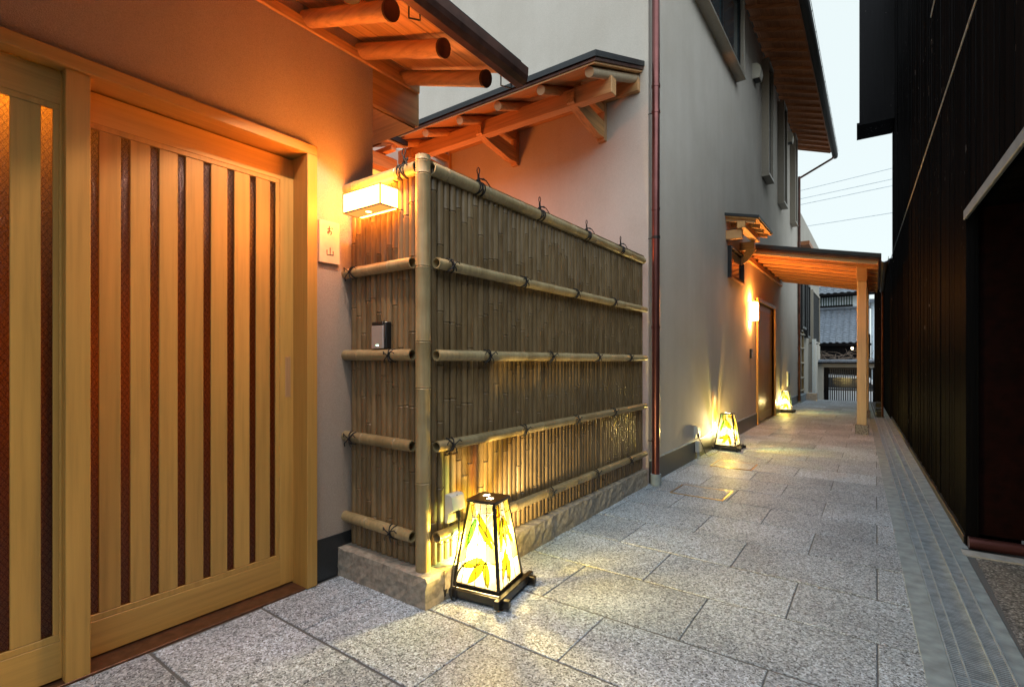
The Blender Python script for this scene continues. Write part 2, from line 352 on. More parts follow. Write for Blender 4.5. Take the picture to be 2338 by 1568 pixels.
# ================================================================== DOOR BUILDING (left)
A = empty('entrance_building', (-2.24, 1.4, 0)); tag(A, 'plastered entrance building with pale timber sliding doors at left', 'building')
def ab(x0, x1, y0, y1, z0, z1): return (x0 + 2.24, x1 + 2.24, y0 - 1.4, y1 - 1.4, z0, z1)
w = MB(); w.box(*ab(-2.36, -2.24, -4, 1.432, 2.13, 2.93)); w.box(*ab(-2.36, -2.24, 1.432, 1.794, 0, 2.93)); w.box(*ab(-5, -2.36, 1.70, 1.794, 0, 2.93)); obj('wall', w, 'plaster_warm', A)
box('inner_wall', ab(-5, -2.365, -4.1, -4, 0, 2.9), 'plaster', A)
box('inner_wall', ab(-5.1, -5, -4, 1.7, 0, 2.9), 'plaster', A); box('inner_ceiling', ab(-5, -2.37, -4, 1.7, 2.66, 2.7), 'plaster', A)
box('inner_floor', ab(-5, -2.40, -4, 1.7, -.02, -.004), 'granite', A)
box('baseboard', ab(-2.3, -2.236, 1.436, 1.79, 0, .21), 'dark_stone', A, .002)
# ---- frame around the doors
box('lintel', ab(-2.40, -2.208, -4, 1.4345, 2.092, 2.139), 'hinoki_y', A, .002)
box('jamb', ab(-2.40, -2.206, 1.381, 1.434, .004, 2.091), 'hinoki', A, .002)
box('post', ab(-2.318, -2.226, .497, .565, .004, 2.0915), 'hinoki', A, .002)
box('threshold', ab(-2.42, -2.224, -4, 1.381, -.02, .0055), 'sill_metal', A, .001)
def leaf(name, x, y0, y1, ztop, gaps, stile, handle=None):
    """sliding leaf whose front face lies at x; gaps = list of glass slots (y ranges)"""
    f = MB(); f.box(*ab(x - .035, x, y0, y1, ztop - .113, ztop), c=.0015); f.box(*ab(x - .035, x, y0, y1, .012, .14), c=.0015)
    f.box(*ab(x - .035, x - .0002, stile, y1, .141, ztop - .114), c=.0015); D = obj(name, f, 'hinoki_y', A)
    box('stile', ab(x - .034, x + .0012, stile + .002, y1 - .0005, .015, ztop - .003), 'hinoki', D, .0015)
    box('glass', ab(x - .0155, x - .0125, y0, stile + .01, .13, ztop - .1), 'obscured_glass', D)
    ga, gz = .163, ztop - .133
    m = MB(); m.box(*ab(x - .0118, x - .001, y0, stile, .1405, ga), c=.0015); m.box(*ab(x - .0118, x - .001, y0, stile, gz, ztop - .1135), c=.0015); m.box(*ab(x - .0118, x - .0015, gaps[-1][1], stile, ga, gz), c=.0015)
    obj('glazing_bead', m, 'hinoki', D)
    for a, b in zip(gaps[:-1], gaps[1:]): box('slat', ab(x - .012, x - .0025, a[1], b[0], ga + .001, gz - .001), 'hinoki', D, .0015)
    if handle:
        m = MB(); a0, a1, h0, h1 = handle
        m.box(*ab(x, x + .003, a0, a0 + .005, h0, h1)); m.box(*ab(x, x + .003, a1 - .005, a1, h0, h1)); m.box(*ab(x, x + .003, a0, a1, h1, h1 + .005)); m.box(*ab(x, x + .003, a0, a1, h0 - .005, h0))
        obj('handle_rim', m, 'cedar_z', D); box('handle_recess', ab(x, x + .0018, a0 + .005, a1 - .005, h0, h1), 'cedar_z', D)
    return D
box('leak_stop', ab(-2.41, -2.372, -4, 1.38, 2.04, 2.091), 'gap_dark', A)  # dark strip added behind the leaves to block leaking room light
G = [(.49, .52), (.586, .616), (.683, .713), (.779, .81), (.876, .906), (.974, 1.004), (1.072, 1.102), (1.17, 1.199), (1.266, 1.293)]
leaf('sliding_door', -2.33, .47, 1.388, 2.083, G, 1.312, (1.339, 1.367, .925, 1.112))
G2 = [(.443 - .105 * k, .473 - .105 * k) for k in range(9)][::-1]
leaf('fixed_panel', -2.262, -.42, .498, 2.085, G2, .489)
box('fixed_panel', ab(-2.30, -2.262, -4, -.43, .012, 2.085), 'hinoki', A)
# ---- room lamps seen through the glass
light('room_lamp', (-2.42, .34, 2.02), 8, (1, .95, .5), .05)
light('room_lamp', (-2.85, .62, 1.12), 4.5, (1, .44, .09), .12)
# ---- eave
box('eave_moulding', ab(-2.24, -2.222, -4, 2.13, 2.70, 2.745), 'cedar_y', A, .002)
sl_ = -.335
def ez(x, z0=2.812): return z0 + sl_ * (x + 2.24)
xs = [-2.24, -2.06, -1.88, -1.70, -1.515]
for k in range(4):
    a, b = xs[k], xs[k + 1] - .003; m = MB()
    m.add([(a + 2.24, -5, ez(a)), (b + 2.24, -5, ez(b)), (b + 2.24, .69, ez(b)), (a + 2.24, .69, ez(a)), (a + 2.24, -5, ez(a) + .012), (b + 2.24, -5, ez(b) + .012), (b + 2.24, .69, ez(b) + .012), (a + 2.24, .69, ez(a) + .012)],
          [(0, 3, 2, 1), (4, 5, 6, 7), (0, 1, 5, 4), (1, 2, 6, 5), (2, 3, 7, 6), (3, 0, 4, 7)]); obj('soffit_board', m, 'cedar_y', A)
for k in range(14):
    y = 2.03 - .314 * k; zc0, zc1 = 2.755, 2.755 + sl_ * .6
    r_ = obj('rafter', MB().tube([(-.05, y - 1.4, zc0 + .017), (.6, y - 1.4, zc1)], .040, 16), 'cedar_x', A, smooth=True)
    obj('end_cap', MB().tube([(.598, y - 1.4, zc1 + .0007), (.612, y - 1.4, zc1 - .004)], .0425, 16), 'copper_dark', r_, smooth=True)
m = MB()
for x0, x1, dz0, dz1, ye in ((-5, -1.50, .0125, .055, 2.10), (-5, -1.47, .055, .075, 2.115)):
    m.add([(x + 2.24, yy - 1.4, ez(x) + dz) for dz in (dz0, dz1) for (x, yy) in ((x0, -4), (x1, -4), (x1, ye), (x0, ye))], [(0, 3, 2, 1), (4, 5, 6, 7), (0, 1, 5, 4), (1, 2, 6, 5), (2, 3, 7, 6), (3, 0, 4, 7)])
obj('roof', m, 'roof_metal', A)
box('fascia', ab(-1.512, -1.495, -4, 2.143, 2.532, 2.578), 'cedar_y', A, .002)
gt = MB(); prof = [(-.045, .05), (-.052, .0), (-.045, -.03), (-.02, -.052), (.02, -.052), (.045, -.03), (.052, .0), (.055, .05), (.049, .05), (.046, .0), (.036, -.026), (0, -.044), (-.036, -.026), (-.045, .0)]
gt.prism([(a * .85, b * .8) for a, b in prof], -5, .665, lambda a, b, c: (a + .80, c, b + 2.505)); gut = obj('gutter', gt, 'copper_dark', A)
gt = MB(); gt.prism([(a * .85, b * .8) for a, b in prof[:8]], .662, .668, lambda a, b, c: (a + .80, c, b + 2.505)); obj('stop_end', gt, 'copper_dark', gut)
for y in (2.02, 1.40, .76):
    tube('gutter_hook', [(.70, y - 1.385, 2.555), (.70, y - 1.385, 2.49), (.765, y - 1.385, 2.455), (.765, y - 1.385, 2.48)], .0035, 'black_metal', gut, 6)
# end beam board with its boarded underside
box('gable_board', ab(-2.275, -2.245, 1.796, 2.145, 2.512, 2.735), 'cedar_y', A, .002)
box('gable_board', ab(-2.27, -2.25, 1.796, 2.095, 2.736, 2.815), 'cedar_y', A)
box('gable_soffit', ab(-5, -2.276, 1.80, 2.14, 2.505, 2.525), 'cedar_x', A)

# ---- courtyard wing behind: left roof, lit openings (belongs to the entrance building)
Cw = empty('courtyard_wing', (-4.3, 3.0, 0)); tag(Cw, 'orange lit timber wing behind the entrance wall with small glowing windows', 'building')
box('wall', (-.5, -.3, -1.2, 1.3, 0, 3.6), 'plaster', Cw); 
m = MB(); m.add([(x, y, z + d) for d in (0, .05) for (x, y, z) in ((.5, -1.2, 3.24), (.5, .48, 3.24), (-.6, .48, 3.60), (-.6, -1.2, 3.60))], [(0, 3, 2, 1), (4, 5, 6, 7), (0, 1, 5, 4), (1, 2, 6, 5), (2, 3, 7, 6), (3, 0, 4, 7)])
obj('roof', m, 'roof_metal', Cw)
m = MB(); m.add([(x, y, z + d) for d in (-.02, -.002) for (x, y, z) in ((.48, -1.2, 3.24), (.48, .48, 3.24), (-.6, .48, 3.59), (-.6, -1.2, 3.59))], [(0, 3, 2, 1), (4, 5, 6, 7), (0, 1, 5, 4), (1, 2, 6, 5), (2, 3, 7, 6), (3, 0, 4, 7)])
obj('soffit', m, 'cedar_y', Cw)
for k in range(5): box('rafter', (-.3, .44, -1.0 + k * .33, -.94 + k * .33, 3.17 , 3.22), 'cedar_x', Cw, .004, rot=(0, 0, 0))
box('beam', (.22, .32, -1.2, .5, 3.02, 3.15), 'cedar_y', Cw, .004)
box('window_bar', (-.30, -.27, -.6, 1.0, 3.02, 3.28), 'cedar_y', Cw)
box('lit_window', (-.268, -.262, .63, .78, 3.175, 3.235), 'lit_window', Cw)
box('lit_window', (-.268, -.262, .30, .55, 3.07, 3.115), 'lit_window', Cw)
light('courtyard_lamp', (-3.55, 3.35, 2.35), 20, (1, .24, .04), .12)

# ================================================================== BAMBOO FENCE
stc = empty('stone_curb', (-1.60, 1.57, 0)); tag(stc, 'rough tan stone curb carrying the bamboo screen', 'curb')
def stone(x0, x1, y0, y1, h=.147, amp=.0042):
    """rough split stone: gridded block with noisy faces"""
    n = 7; nx = max(2, int((x1 - x0) / .035)); ny = max(2, int((y1 - y0) / .035)); nz = 5
    bm = bmesh.new(); vs = {}
    def V(i, j, k):
        if (i, j, k) not in vs:
            x, y, z = x0 + (x1 - x0) * i / nx, y0 + (y1 - y0) * j / ny, h * k / nz
            a = amp if 0 < k else amp * .4
            vs[i, j, k] = bm.verts.new((x + random.uniform(-a, a), y + random.uniform(-a, a), z + (random.uniform(-a, a * .3) if k == nz else 0) - (.006 if k == nz and (i in (0, nx) or j in (0, ny)) else 0)))
        return vs[i, j, k]
    for i in range(nx):
        for j in range(ny):
            for k in (nz,): bm.faces.new([V(i, j, k), V(i + 1, j, k), V(i + 1, j + 1, k), V(i, j + 1, k)])
    for k in range(nz):
        for i in range(nx):
            bm.faces.new([V(i, 0, k), V(i + 1, 0, k), V(i + 1, 0, k + 1), V(i, 0, k + 1)]); bm.faces.new([V(i, ny, k), V(i, ny, k + 1), V(i + 1, ny, k + 1), V(i + 1, ny, k)])
        for j in range(ny):
            bm.faces.new([V(0, j, k), V(0, j, k + 1), V(0, j + 1, k + 1), V(0, j + 1, k)]); bm.faces.new([V(nx, j, k), V(nx, j + 1, k), V(nx, j + 1, k + 1), V(nx, j, k + 1)])
    me = bpy.data.meshes.new('stone'); bm.normal_update(); bm.to_mesh(me); bm.free(); me.materials.append(MATS['curb_stone']); bmfix(me)
    obj('stone', me, parent=stc)
stone(-.655, -.002, .0, .115)
ys = [.118, .62, 1.10, 1.62, 2.16, 2.72]
for a, b in zip(ys[:-1], ys[1:]): stone(-.13 - .012 * a, -.001 - .013 * a, a + .003, b)

FZ0, FZ1 = .150, 1.985
def slat_mesh(width, H=FZ1 - FZ0, seed=0):
    rg = random.Random(seed); r = width / 2; zs = []
    z = rg.uniform(.02, .3); nodes = []
    while z < H - .03: nodes.append(z); z += rg.uniform(.24, .42)
    prof = [(0, 1)]
    for zn in nodes: prof += [(zn - .014, 1.0), (zn - .005, 1.16), (zn - .001, .86), (zn + .003, .86), (zn + .006, 1.10), (zn + .014, .985)]
    prof.append((H, 1)); n = 8; v = []; F = []
    bend = rg.uniform(-.0012, .0012)
    for z, s in prof:
        bx = bend * math.sin(z * 5)
        for k in range(n + 1):
            t = math.pi * k / n; v.append((-math.cos(t) * r * min(s, 1.02) + bx, -math.sin(t) * r * .78 * s, z))
    for i in range(len(prof) - 1):
        for k in range(n): a = i * (n + 1) + k; F.append((a, a + 1, a + n + 2, a + n + 1))
    F.append(tuple(range(n + 1))); F.append(tuple((len(prof) - 1) * (n + 1) + k for k in range(n + 1)))
    return MB().add(v, F).mesh('bamboo_slat', 'bamboo', True)
SL = [slat_mesh(.0385, seed=i + 3) for i in range(16)]
BF = empty('bamboo_fence', (-1.675, 1.625, 0)); tag(BF, 'corner bamboo screen fence of upright slats tied with black cord', 'fence')
fx, fy = -1.675, 1.625
order = []
def nxt():
    global order
    if not order: order = list(range(16)); random.shuffle(order)
    return SL[order.pop()]
n = 13
for k in range(n):    # short side, facing the camera
    x = -2.222 + (.515) * (k + .5) / n; obj('bamboo_slat', nxt(), parent=BF, loc=(x - fx, 1.648 - fy + random.uniform(-.002, .002), FZ0), rot=(0, 0, random.uniform(-.08, .08)))
n = 61
for k in range(n):    # long side
    y = 1.667 + 2.60 * (k + .5) / n; o = obj('bamboo_slat', nxt(), parent=BF, loc=(-1.672 - fx + random.uniform(-.002, .002), y - fy, FZ0 + random.uniform(0, .004)), rot=(0, 0, R(90) + random.uniform(-.1, .1)))
m = MB(); m.box(-2.235 - fx, -1.69 - fx, 1.652 - fy, 1.66 - fy, FZ0, FZ1); m.box(-1.69 - fx, -1.682 - fx, 1.66 - fy, 4.27 - fy, FZ0, FZ1); obj('backing_board', m, 'gap_dark', BF)
def culm(p0, p1, r, nodes, name='rail', mat='bamboo_pole', parent=BF, bore=.8, n=16, half=None):
    """bamboo culm with node rings; open hollow ends"""
    p0, p1 = Vector(p0), Vector(p1); L = (p1 - p0).length; pr = [(0, 1.0)]
    for q in nodes: pr += [(q - .012, 1.0), (q - .004, 1.06), (q, .955), (q + .004, 1.05), (q + .012, 1.0)]
    pr.append((L, 1.0)); pr = [(max(0, min(L, a)), s) for a, s in pr]
    d = (p1 - p0).normalized(); up = Vector((0, 0, 1)) if abs(d.z) < .9 else Vector((0, -1, 0)); a = d.cross(up).normalized(); b = a.cross(d).normalized(); v = []; F = []
    rings = [(pr[0][0] + .10, bore)] + [(0, bore)] + [(x, s) for x, s in pr] + [(L, bore)] + [(L - .10, bore)]
    for x, s in rings:
        for k in range(n):
            t = 2 * math.pi * k / n; v.append(p0 + d * x + (a * math.cos(t) + b * math.sin(t)) * r * s)
    m_ = len(rings)
    for i in range(m_ - 1):
        for k in range(n): F.append((i * n + k, i * n + (k + 1) % n, (i + 1) * n + (k + 1) % n, (i + 1) * n + k))
    F.append(tuple(range(n))); F.append(tuple((m_ - 1) * n + k for k in range(n)))
    return obj(name, MB().add(v, F), mat, parent, smooth=True)
culm((0, 0, FZ0 - .006), (0, 0, 2.03), .0345, [.40, .83, 1.04, 1.38, 1.80, 1.86], 'corner_post', n=20, bore=.2)
rz = [.287, .703, 1.122, 1.545]
LX, SY = -1.634 - fx, 1.608 - fy
for i, z in enumerate(rz):
    culm((LX, 1.668 - fy, z), (LX - .006, 4.262 - fy, z - .004), .0258, [.05 + .3 * j + .06 * math.sin(i * 5 + j * 2) for j in range(1, 9)])
    culm((-1.725 - fx, SY, z + .002), (-2.285 - fx, SY + .012, z + .004), .0268, [.09 + .02 * i, .33 + .03 * i])
culm((LX - .02, 1.655 - fy, 1.978), (LX - .026, 4.262 - fy, 1.972), .031, [.09 + .31 * j for j in range(0, 9)])
culm((-1.712 - fx, SY + .018, 1.985), (-2.29 - fx, SY + .022, 1.985), .031, [.13, .45])
# capping strip that closes the top behind the rail
m = MB(); m.prism([(-.02, .0), (.02, .0), (.024, .006), (0, .014), (-.024, .006)], -.02, 2.63, lambda a, b, c: (LX - .034 + a, c, 2.004 + b)); obj('cap_strip', m, 'bamboo_pole', BF)
m = MB(); m.prism([(-.02, .0), (.02, .0), (.024, .006), (0, .014), (-.024, .006)], -.61, -.02, lambda a, b, c: (c, .03 + a, 2.010 + b)); obj('cap_strip', m, 'bamboo_pole', BF)

def knot_mesh(r, seed, big=False):
    """black cord: two crossed wraps round the rail (axis = local x, front = -y), a bow and tails"""
    rg = random.Random(seed); m = MB(); c = .0032
    for s in (-1, 1):
        m.tube([(s * .016 * math.cos(t), -math.sin(t) * (r + c), math.cos(t) * (r + c)) for t in [math.pi * k / 10 for k in range(11)]], c, 6)
    if big:
        for s in (-1, 1):
            m.tube([(s * .02 + .0 * k, -math.sin(t) * (r + c), math.cos(t) * (r + c)) for k, t in enumerate([math.pi * k / 10 for k in range(11)])], c, 6)
        h = rg.uniform(.055, .075)
        m.tube([(.02, 0, r), (.004, -.004, r + .02), (-.002, -.004, r + .035)], .0055, 6); m.tube([(-.02, 0, r), (0, -.004, r + .016), (.0, -.004, r + .04)], .0055, 6)
        m.tube([(0, -.004, r + .03), (.0, -.004, r + h * .6)], .006, 6)
        lp = [(0, -.004, r + h * .5), (-.012, -.004, r + h * .85), (-.008, -.004, r + h * 1.1), (.002, -.004, r + h * 1.18), (.010, -.004, r + h * 1.05), (.008, -.004, r + h * .85), (.001, -.004, r + h * .55)]
        m.tube(lp, .0028, 6)
        m.tube([(.004, -.006, r + .02), (.03, -.03, r + .012), (.045, -.038, r - .008), (.05, -.042, r - .02)], .0028, 6)
        m.tube([(.0, -.006, r + .018), (.022, -.02, r + .022), (.04, -.026, r + .012)], .0028, 6)
    else:
        y = -(r + .005)
        m.tube([(-.006, y, -.004), (.006, y - .004, .005)], .006, 6)
        a = rg.uniform(.75, 1.1)
        m.tube([(0, y, 0), (.018 * a, y - .008, .014), (.036 * a, y - .004, .020 * a), (.05 * a, y - .002, .010)], .0026, 6)
        m.tube([(0, y, 0), (-.016, y - .010, .012 * a), (-.034 * a, y - .006, .022 * a), (-.04 * a, y, .006)], .0026, 6)
        m.tube([(0, y, 0), (-.012, y - .008, -.014), (-.03 * a, y - .004, -.026), (-.036 * a, y + .004, -.04 * a)], .0026, 6)
        m.tube([(0, y, 0), (.010, y - .008, -.016), (.018 * a, y - .004, -.036 * a)], .0026, 6)
    return m.mesh('rope_tie', 'rope', True)
KN = [knot_mesh(.028, i) for i in range(5)]; KB = [knot_mesh(.031, i + 9, True) for i in range(4)]
TY = [([2.06 - .03, 2.65, 3.29, 3.87], 2), ([1.75, 2.36, 2.97, 3.57], 3), ([1.75, 2.36, 2.98, 3.57], 1), ([2.05, 2.65, 3.27, 3.87], 0)]
for yl, ri in TY:
    for y in yl: obj('rope_tie', random.choice(KN), parent=BF, loc=(LX, y - fy, rz[ri]), rot=(0, 0, R(90)))
for k, y in enumerate((1.99, 2.57, 3.18, 3.76)): obj('rope_tie', KB[k], parent=BF, loc=(LX - .02, y - fy, 1.978), rot=(0, 0, R(90)))
for ri, x in ((3, -2.155), (2, -1.862), (1, -2.16), (0, -1.855)): obj('rope_tie', random.choice(KN), parent=BF, loc=(x - fx, SY + .006, rz[ri]))
obj('rope_tie', KB[1], parent=BF, loc=(-1.80 - fx, SY + .018, 1.985), rot=(0, 0, .1))
obj('rope_tie', KB[2], parent=BF, loc=(-1.845 - fx, SY + .018, 1.987), rot=(.5, 0, 3.0))

# ================================================================== LAMP, NAMEPLATE, INTERCOM, OUTLET at the fence
L = empty('wall_lamp', (-1.969, 1.62, 1.812)); tag(L, 'glowing boxy paper-white wall lamp on the short side of the bamboo fence', 'lamp', 'boxy wall lamps')
lx, ly, lh = .1385, -.113, .098
m = MB(); t_ = .0065
for sx in (-1, 1):
    for yy in (ly, -t_ * 1.1): m.box(sx * lx - t_ * (sx > 0), sx * lx + t_ * (sx < 0), yy, yy + t_, 0, lh)
for zz in (0, lh - t_):
    m.box(-lx + t_, lx - t_, ly, ly + t_, zz, zz + t_); m.box(-lx + t_, lx - t_, -t_, 0, zz, zz + t_)
    for sx in (-1, 1): m.box(sx * lx - t_ * (sx > 0), sx * lx + t_ * (sx < 0), ly + t_, -t_, zz, zz + t_)
obj('lamp_frame', m, 'pine_end', L)
box('front_panel', (-lx + t_, lx - t_, ly + .0015, ly + .0035, t_, lh - t_), 'lamp_panel', L); box('side_panel', (lx - .0035, lx - .0015, ly + t_, -t_, t_, lh - t_), 'lamp_panel', L); box('side_panel', (-lx + .0015, -lx + .0035, ly + t_, -t_, t_, lh - t_), 'lamp_panel', L)
box('base_board', (-lx + t_, lx - t_, ly + t_, -.022, .001, .004), 'lamp_base_glow', L); box('vent_slot', (-lx + .01, lx - .01, -.020, -.006, .002, .0035), 'lamp_panel', L)  # board's own emission stands in for lamp light on the wooden underside
obj('vent_hole', MB().tube([(-.01, -.06, .0003), (-.01, -.06, .0012)], .014, 14), 'lamp_panel', L); box('top_panel', (-lx + t_, lx - t_, ly + t_, -t_, lh - .004, lh - .002), 'lamp_panel', L)
box('mounting_board', (-.11, .11, -.001, .008, .01, .088), 'pine_end', L)

N = empty('name_plate', (-2.24, 1.5135, 1.69)); tag(N, 'small pale wooden name plate with dark brush characters beside the door frame', 'sign')
box('plate', (0, .018, -.0575, .0575, -.105, .105), 'sign_wood', N, .002)
m = MB(); X = .0186
def st(pts, w=.0022):
    m.tube([(X, a, b) for a, b in pts], [w * (1.15 if i in (0,) else .8 if i == len(pts) - 1 else 1) for i in range(len(pts))], 6)
# お
st([(-.012, .066), (.004, .069)]); st([(-.003, .082), (-.003, .064), (-.004, .048), (-.010, .043), (-.013, .048), (-.007, .055), (.004, .057), (.010, .052), (.009, .044), (.002, .040)]); st([(.010, .075), (.016, .069)])
# 山
st([(.002, -.026), (.002, -.062)]); st([(-.016, -.040), (-.016, -.064), (.020, -.061)]); st([(.019, -.042), (.019, -.063)])
obj('lettering', m, 'ink', N, smooth=True)

I = empty('intercom', (-1.957, 1.612, 1.155)); tag(I, 'silver and black door intercom with green light on the bamboo fence', 'intercom', 'door intercoms')
box('body', (-.05, .05, -.004, .03, 0, .132), 'black_plastic', I, .004); box('cover', (-.05, .036, -.0135, -.003, .001, .112), 'silver_plastic', I, .003)
box('camera_window', (-.048, .036, -.0135, -.003, .1135, .131), 'black_plastic', I, .003); box('lens', (.038, .05, -.010, -.004, .05, .128), 'dark_glass', I, .002)
box('call_light', (-.014, .004, -.0145, -.0134, .014, .020), 'led', I)

def outlet_box(loc, rz, label):
    e = empty('power_outlet', loc, rz); tag(e, label, 'outlet', 'outdoor outlets feeding the lanterns')
    m = MB(); m.prism([(0, 0), (.016, 0), (.02, .045), (.052, .062), (.04, .122), (.03, .13), (0, .13)], -.042, .042, lambda a, b, c: (a, c, b)); obj('cover', m, 'cream_plastic', e)
    obj('screw', MB().tube([(.035, 0, .124), (.0352, .0, .127)], .004, 8), 'black_metal', e)
    p = MB(); p.tube([(.034, .01, .052), (.038, .01, .02)], .013, 10); p.tube([(.038, .01, .022), (.04, .01, .004)], .007, 8); obj('plug', p, 'black_plastic', e, smooth=True)
    return e
outlet_box((-1.612, 1.745, .350), 0, 'white weatherproof outlet box on the bamboo fence behind the near lantern')
def cord(pts, par, r=.0042):
    # smooth the path
    Mi = Matrix.Translation(par.location) @ Matrix.Rotation(par.rotation_euler.z, 4, 'Z'); Mi.invert()
    P = [Mi @ Vector(p) for p in pts]; Q = []
    for i in range(len(P) - 1):
        a, b, c, d = P[max(i - 1, 0)], P[i], P[i + 1], P[min(i + 2, len(P) - 1)]
        for k in range(6):
            t = k / 6; Q.append(.5 * ((2 * b) + (c - a) * t + (2 * a - 5 * b + 4 * c - d) * t * t + (3 * b - a - 3 * c + d) * t ** 3))
    Q.append(P[-1]); return tube('power_cord', Q, r, 'black_plastic', par, n=6)

# ================================================================== LANTERNS
def lantern(loc, rz, label, seed, power):
    rg = random.Random(seed); e = empty('stained_glass_lantern', loc, rz); tag(e, label, 'lantern', 'stained glass floor lanterns along the wall')
    B, T, Z0, Z1 = .118, .066, .058, .430
    # base: dark tray of crossing bars with projecting ends
    m = MB()
    for s in (-1, 1):
        m.box(-.185, .185, s * .140 - .013, s * .140 + .013, .010, .046, c=.003); m.box(s * .140 - .013, s * .140 + .013, -.185 + .0005, .185 - .0005, .014, .052, c=.003)
    obj('tray_bar', m, 'lantern_wood', e)
    box('tray_floor', (-.127, .127, -.127, .127, .014, .024), 'lantern_wood', e)
    m = MB()
    for sx in (-1, 1):
        for sy in (-1, 1): m.box(sx * .14 - .012, sx * .14 + .012, sy * .14 - .012, sy * .14 + .012, 0, .0115)
    obj('foot', m, 'lantern_wood', e)
    m = MB(); t = .012
    m.box(-B - t / 2, B + t / 2, -B - t / 2, -B + t / 2, .044, Z0 + .008, c=.002); m.box(-B - t / 2, B + t / 2, B - t / 2, B + t / 2, .044, Z0 + .008, c=.002)
    m.box(-B - t / 2, -B + t / 2, -B + t / 2, B - t / 2, .0435, Z0 + .0075, c=.002); m.box(B - t / 2, B + t / 2, -B + t / 2, B - t / 2, .0435, Z0 + .0075, c=.002); obj('bottom_frame', m, 'lantern_wood', e)
    for sx in (-1, 1):
        for sy in (-1, 1):
            w_ = .0065
            def q(cx, cy, z): return [(cx - w_, cy - w_, z), (cx + w_, cy - w_, z), (cx + w_, cy + w_, z), (cx - w_, cy + w_, z)]
            obj('corner_post', MB().add(q(sx * B, sy * B, .05) + q(sx * T, sy * T, Z1), [(0, 3, 2, 1), (4, 5, 6, 7), (0, 1, 5, 4), (1, 2, 6, 5), (2, 3, 7, 6), (3, 0, 4, 7)]), 'lantern_wood', e)
    # cap with eight holes
    m = MB(); m.box(-T - .012, T + .012, -T - .012, T + .012, Z1, Z1 + .016, c=.003); obj('cap', m, 'lantern_wood', e)
    hm = MB()
    for s in (-1, 1):
        for a in (-1, 1):
            for b in (-1, 1): hm.tube([(s * .022 + a * .008, s * -.022 + b * .008, Z1 + .0155), (s * .022 + a * .008, s * -.022 + b * .008, Z1 + .0165)], .0052, 10)
    obj('vent_hole', hm, 'bulb_glow', e)
    # leaves and panes, laid out on each of the four leaning faces
    for face in range(4):
        ca, sa = math.cos(face * math.pi / 2), math.sin(face * math.pi / 2)
        def P(s, t, off=0):
            hw = B + (T - B) * t; x = (s * 2 - 1) * (hw - .005); y = -(hw) - off; z = Z0 + .006 + (Z1 - Z0 - .006) * t
            return (x * ca - y * sa, x * sa + y * ca, z)
        lead = MB()
        cuts = [0, rg.uniform(.16, .24), rg.uniform(.40, .48), rg.uniform(.66, .74), 1]
        lean = [0] + [rg.uniform(-.04, .04) for _ in range(3)] + [0]
        kinds = ['glass_cream', 'glass_white', 'glass_white', 'glass_cream']
        if face in (1, 3): kinds[3] = 'glass_pale_green'
        else: kinds[0] = 'glass_pale_yellow'
        if seed > 1 and face == 0: kinds[0] = 'glass_pale_green'
        for i in range(4):
            ts = [0, rg.uniform(.18, .3), rg.uniform(.5, .62), rg.uniform(.78, .9), 1]
            for a, b in zip(ts[:-1], ts[1:]):
                s0a, s0b = cuts[i] + lean[i] * (1 - 2 * a), cuts[i] + lean[i] * (1 - 2 * b); s1a, s1b = cuts[i + 1] + lean[i + 1] * (1 - 2 * a), cuts[i + 1] + lean[i + 1] * (1 - 2 * b)
                v = [P(s0a, a), P(s1a, a), P(s1b, b), P(s0b, b)]; v += [P(s0a, a, -.002), P(s1a, a, -.002), P(s1b, b, -.002), P(s0b, b, -.002)]
                kd = 'glass_dimmed' if a == 0 else (kinds[i] if rg.random() > .45 else rg.choice(['glass_cream', 'glass_pale_yellow', 'glass_pale_yellow', 'glass_amber' if b == 1 else 'glass_cream']))  # lowest panes made dim to cut the lantern light on the paving
                me = bpy.data.meshes.new('glass_pane'); me.from_pydata(v[:4], [], [(0, 1, 2, 3)]); me.materials.append(MATS[kd]); obj('glass_pane', me, parent=e)
                if b < 1: lead.tube([P(s0b, b, .0006), P(s1b, b + rg.uniform(-.02, .02), .0006)], .0021, 4)
            if i: lead.tube([P(cuts[i] + lean[i], 0, .0006), P(cuts[i] - lean[i], 1, .0006)], .0021, 4)
        if face % 2 == 0: lv = [(.40, .86, .98, .55, .11, 'glass_olive'), (.42, .74, .96, .46, .09, 'glass_yellow'), (.30, .80, .10, .42, .10, 'glass_leaf_green'), (.62, .33, .08, .20, .12, 'glass_olive'), (.66, .32, .30, .01, .12, 'glass_yellow'), (.70, .30, .78, .0, .10, 'glass_olive'), (.1, .97, .3, .8, .08, 'glass_pale_yellow')]
        else: lv = [(.42, .80, .12, .40, .12, 'glass_olive'), (.50, .82, .86, .46, .12, 'glass_yellow'), (.48, .78, .50, .38, .10, 'glass_yellow'), (.40, .42, .16, .10, .11, 'glass_yellow'), (.44, .34, .46, .02, .12, 'glass_olive'), (.2, .99, .12, .62, .16, 'glass_yellow')]
        for (s0, t0, s1, t1, wd, kd) in lv:
            s0 += rg.uniform(-.03, .03); t1 = max(.01, t1 + rg.uniform(-.03, .03)); ax = Vector((s1 - s0, (t1 - t0) * 1.9)); nrm = Vector((-ax.y, ax.x)).normalized(); pl = []
            for k in range(7):
                u = k / 6; w_ = wd * math.sin(math.pi * min(1, u * .9 + .12)) ** .8 * (1 if u < 1 else 0); pl.append((u, w_))
            ring = [(s0 + (s1 - s0) * u + nrm.x * w_ * .8, t0 + (t1 - t0) * u + nrm.y * w_ * .42) for u, w_ in pl] + [(s0 + (s1 - s0) * u - nrm.x * w_ * .8, t0 + (t1 - t0) * u - nrm.y * w_ * .42) for u, w_ in pl[::-1][1:]]
            ring = [(min(.99, max(.01, a)), min(.99, max(.005, b))) for a, b in ring]
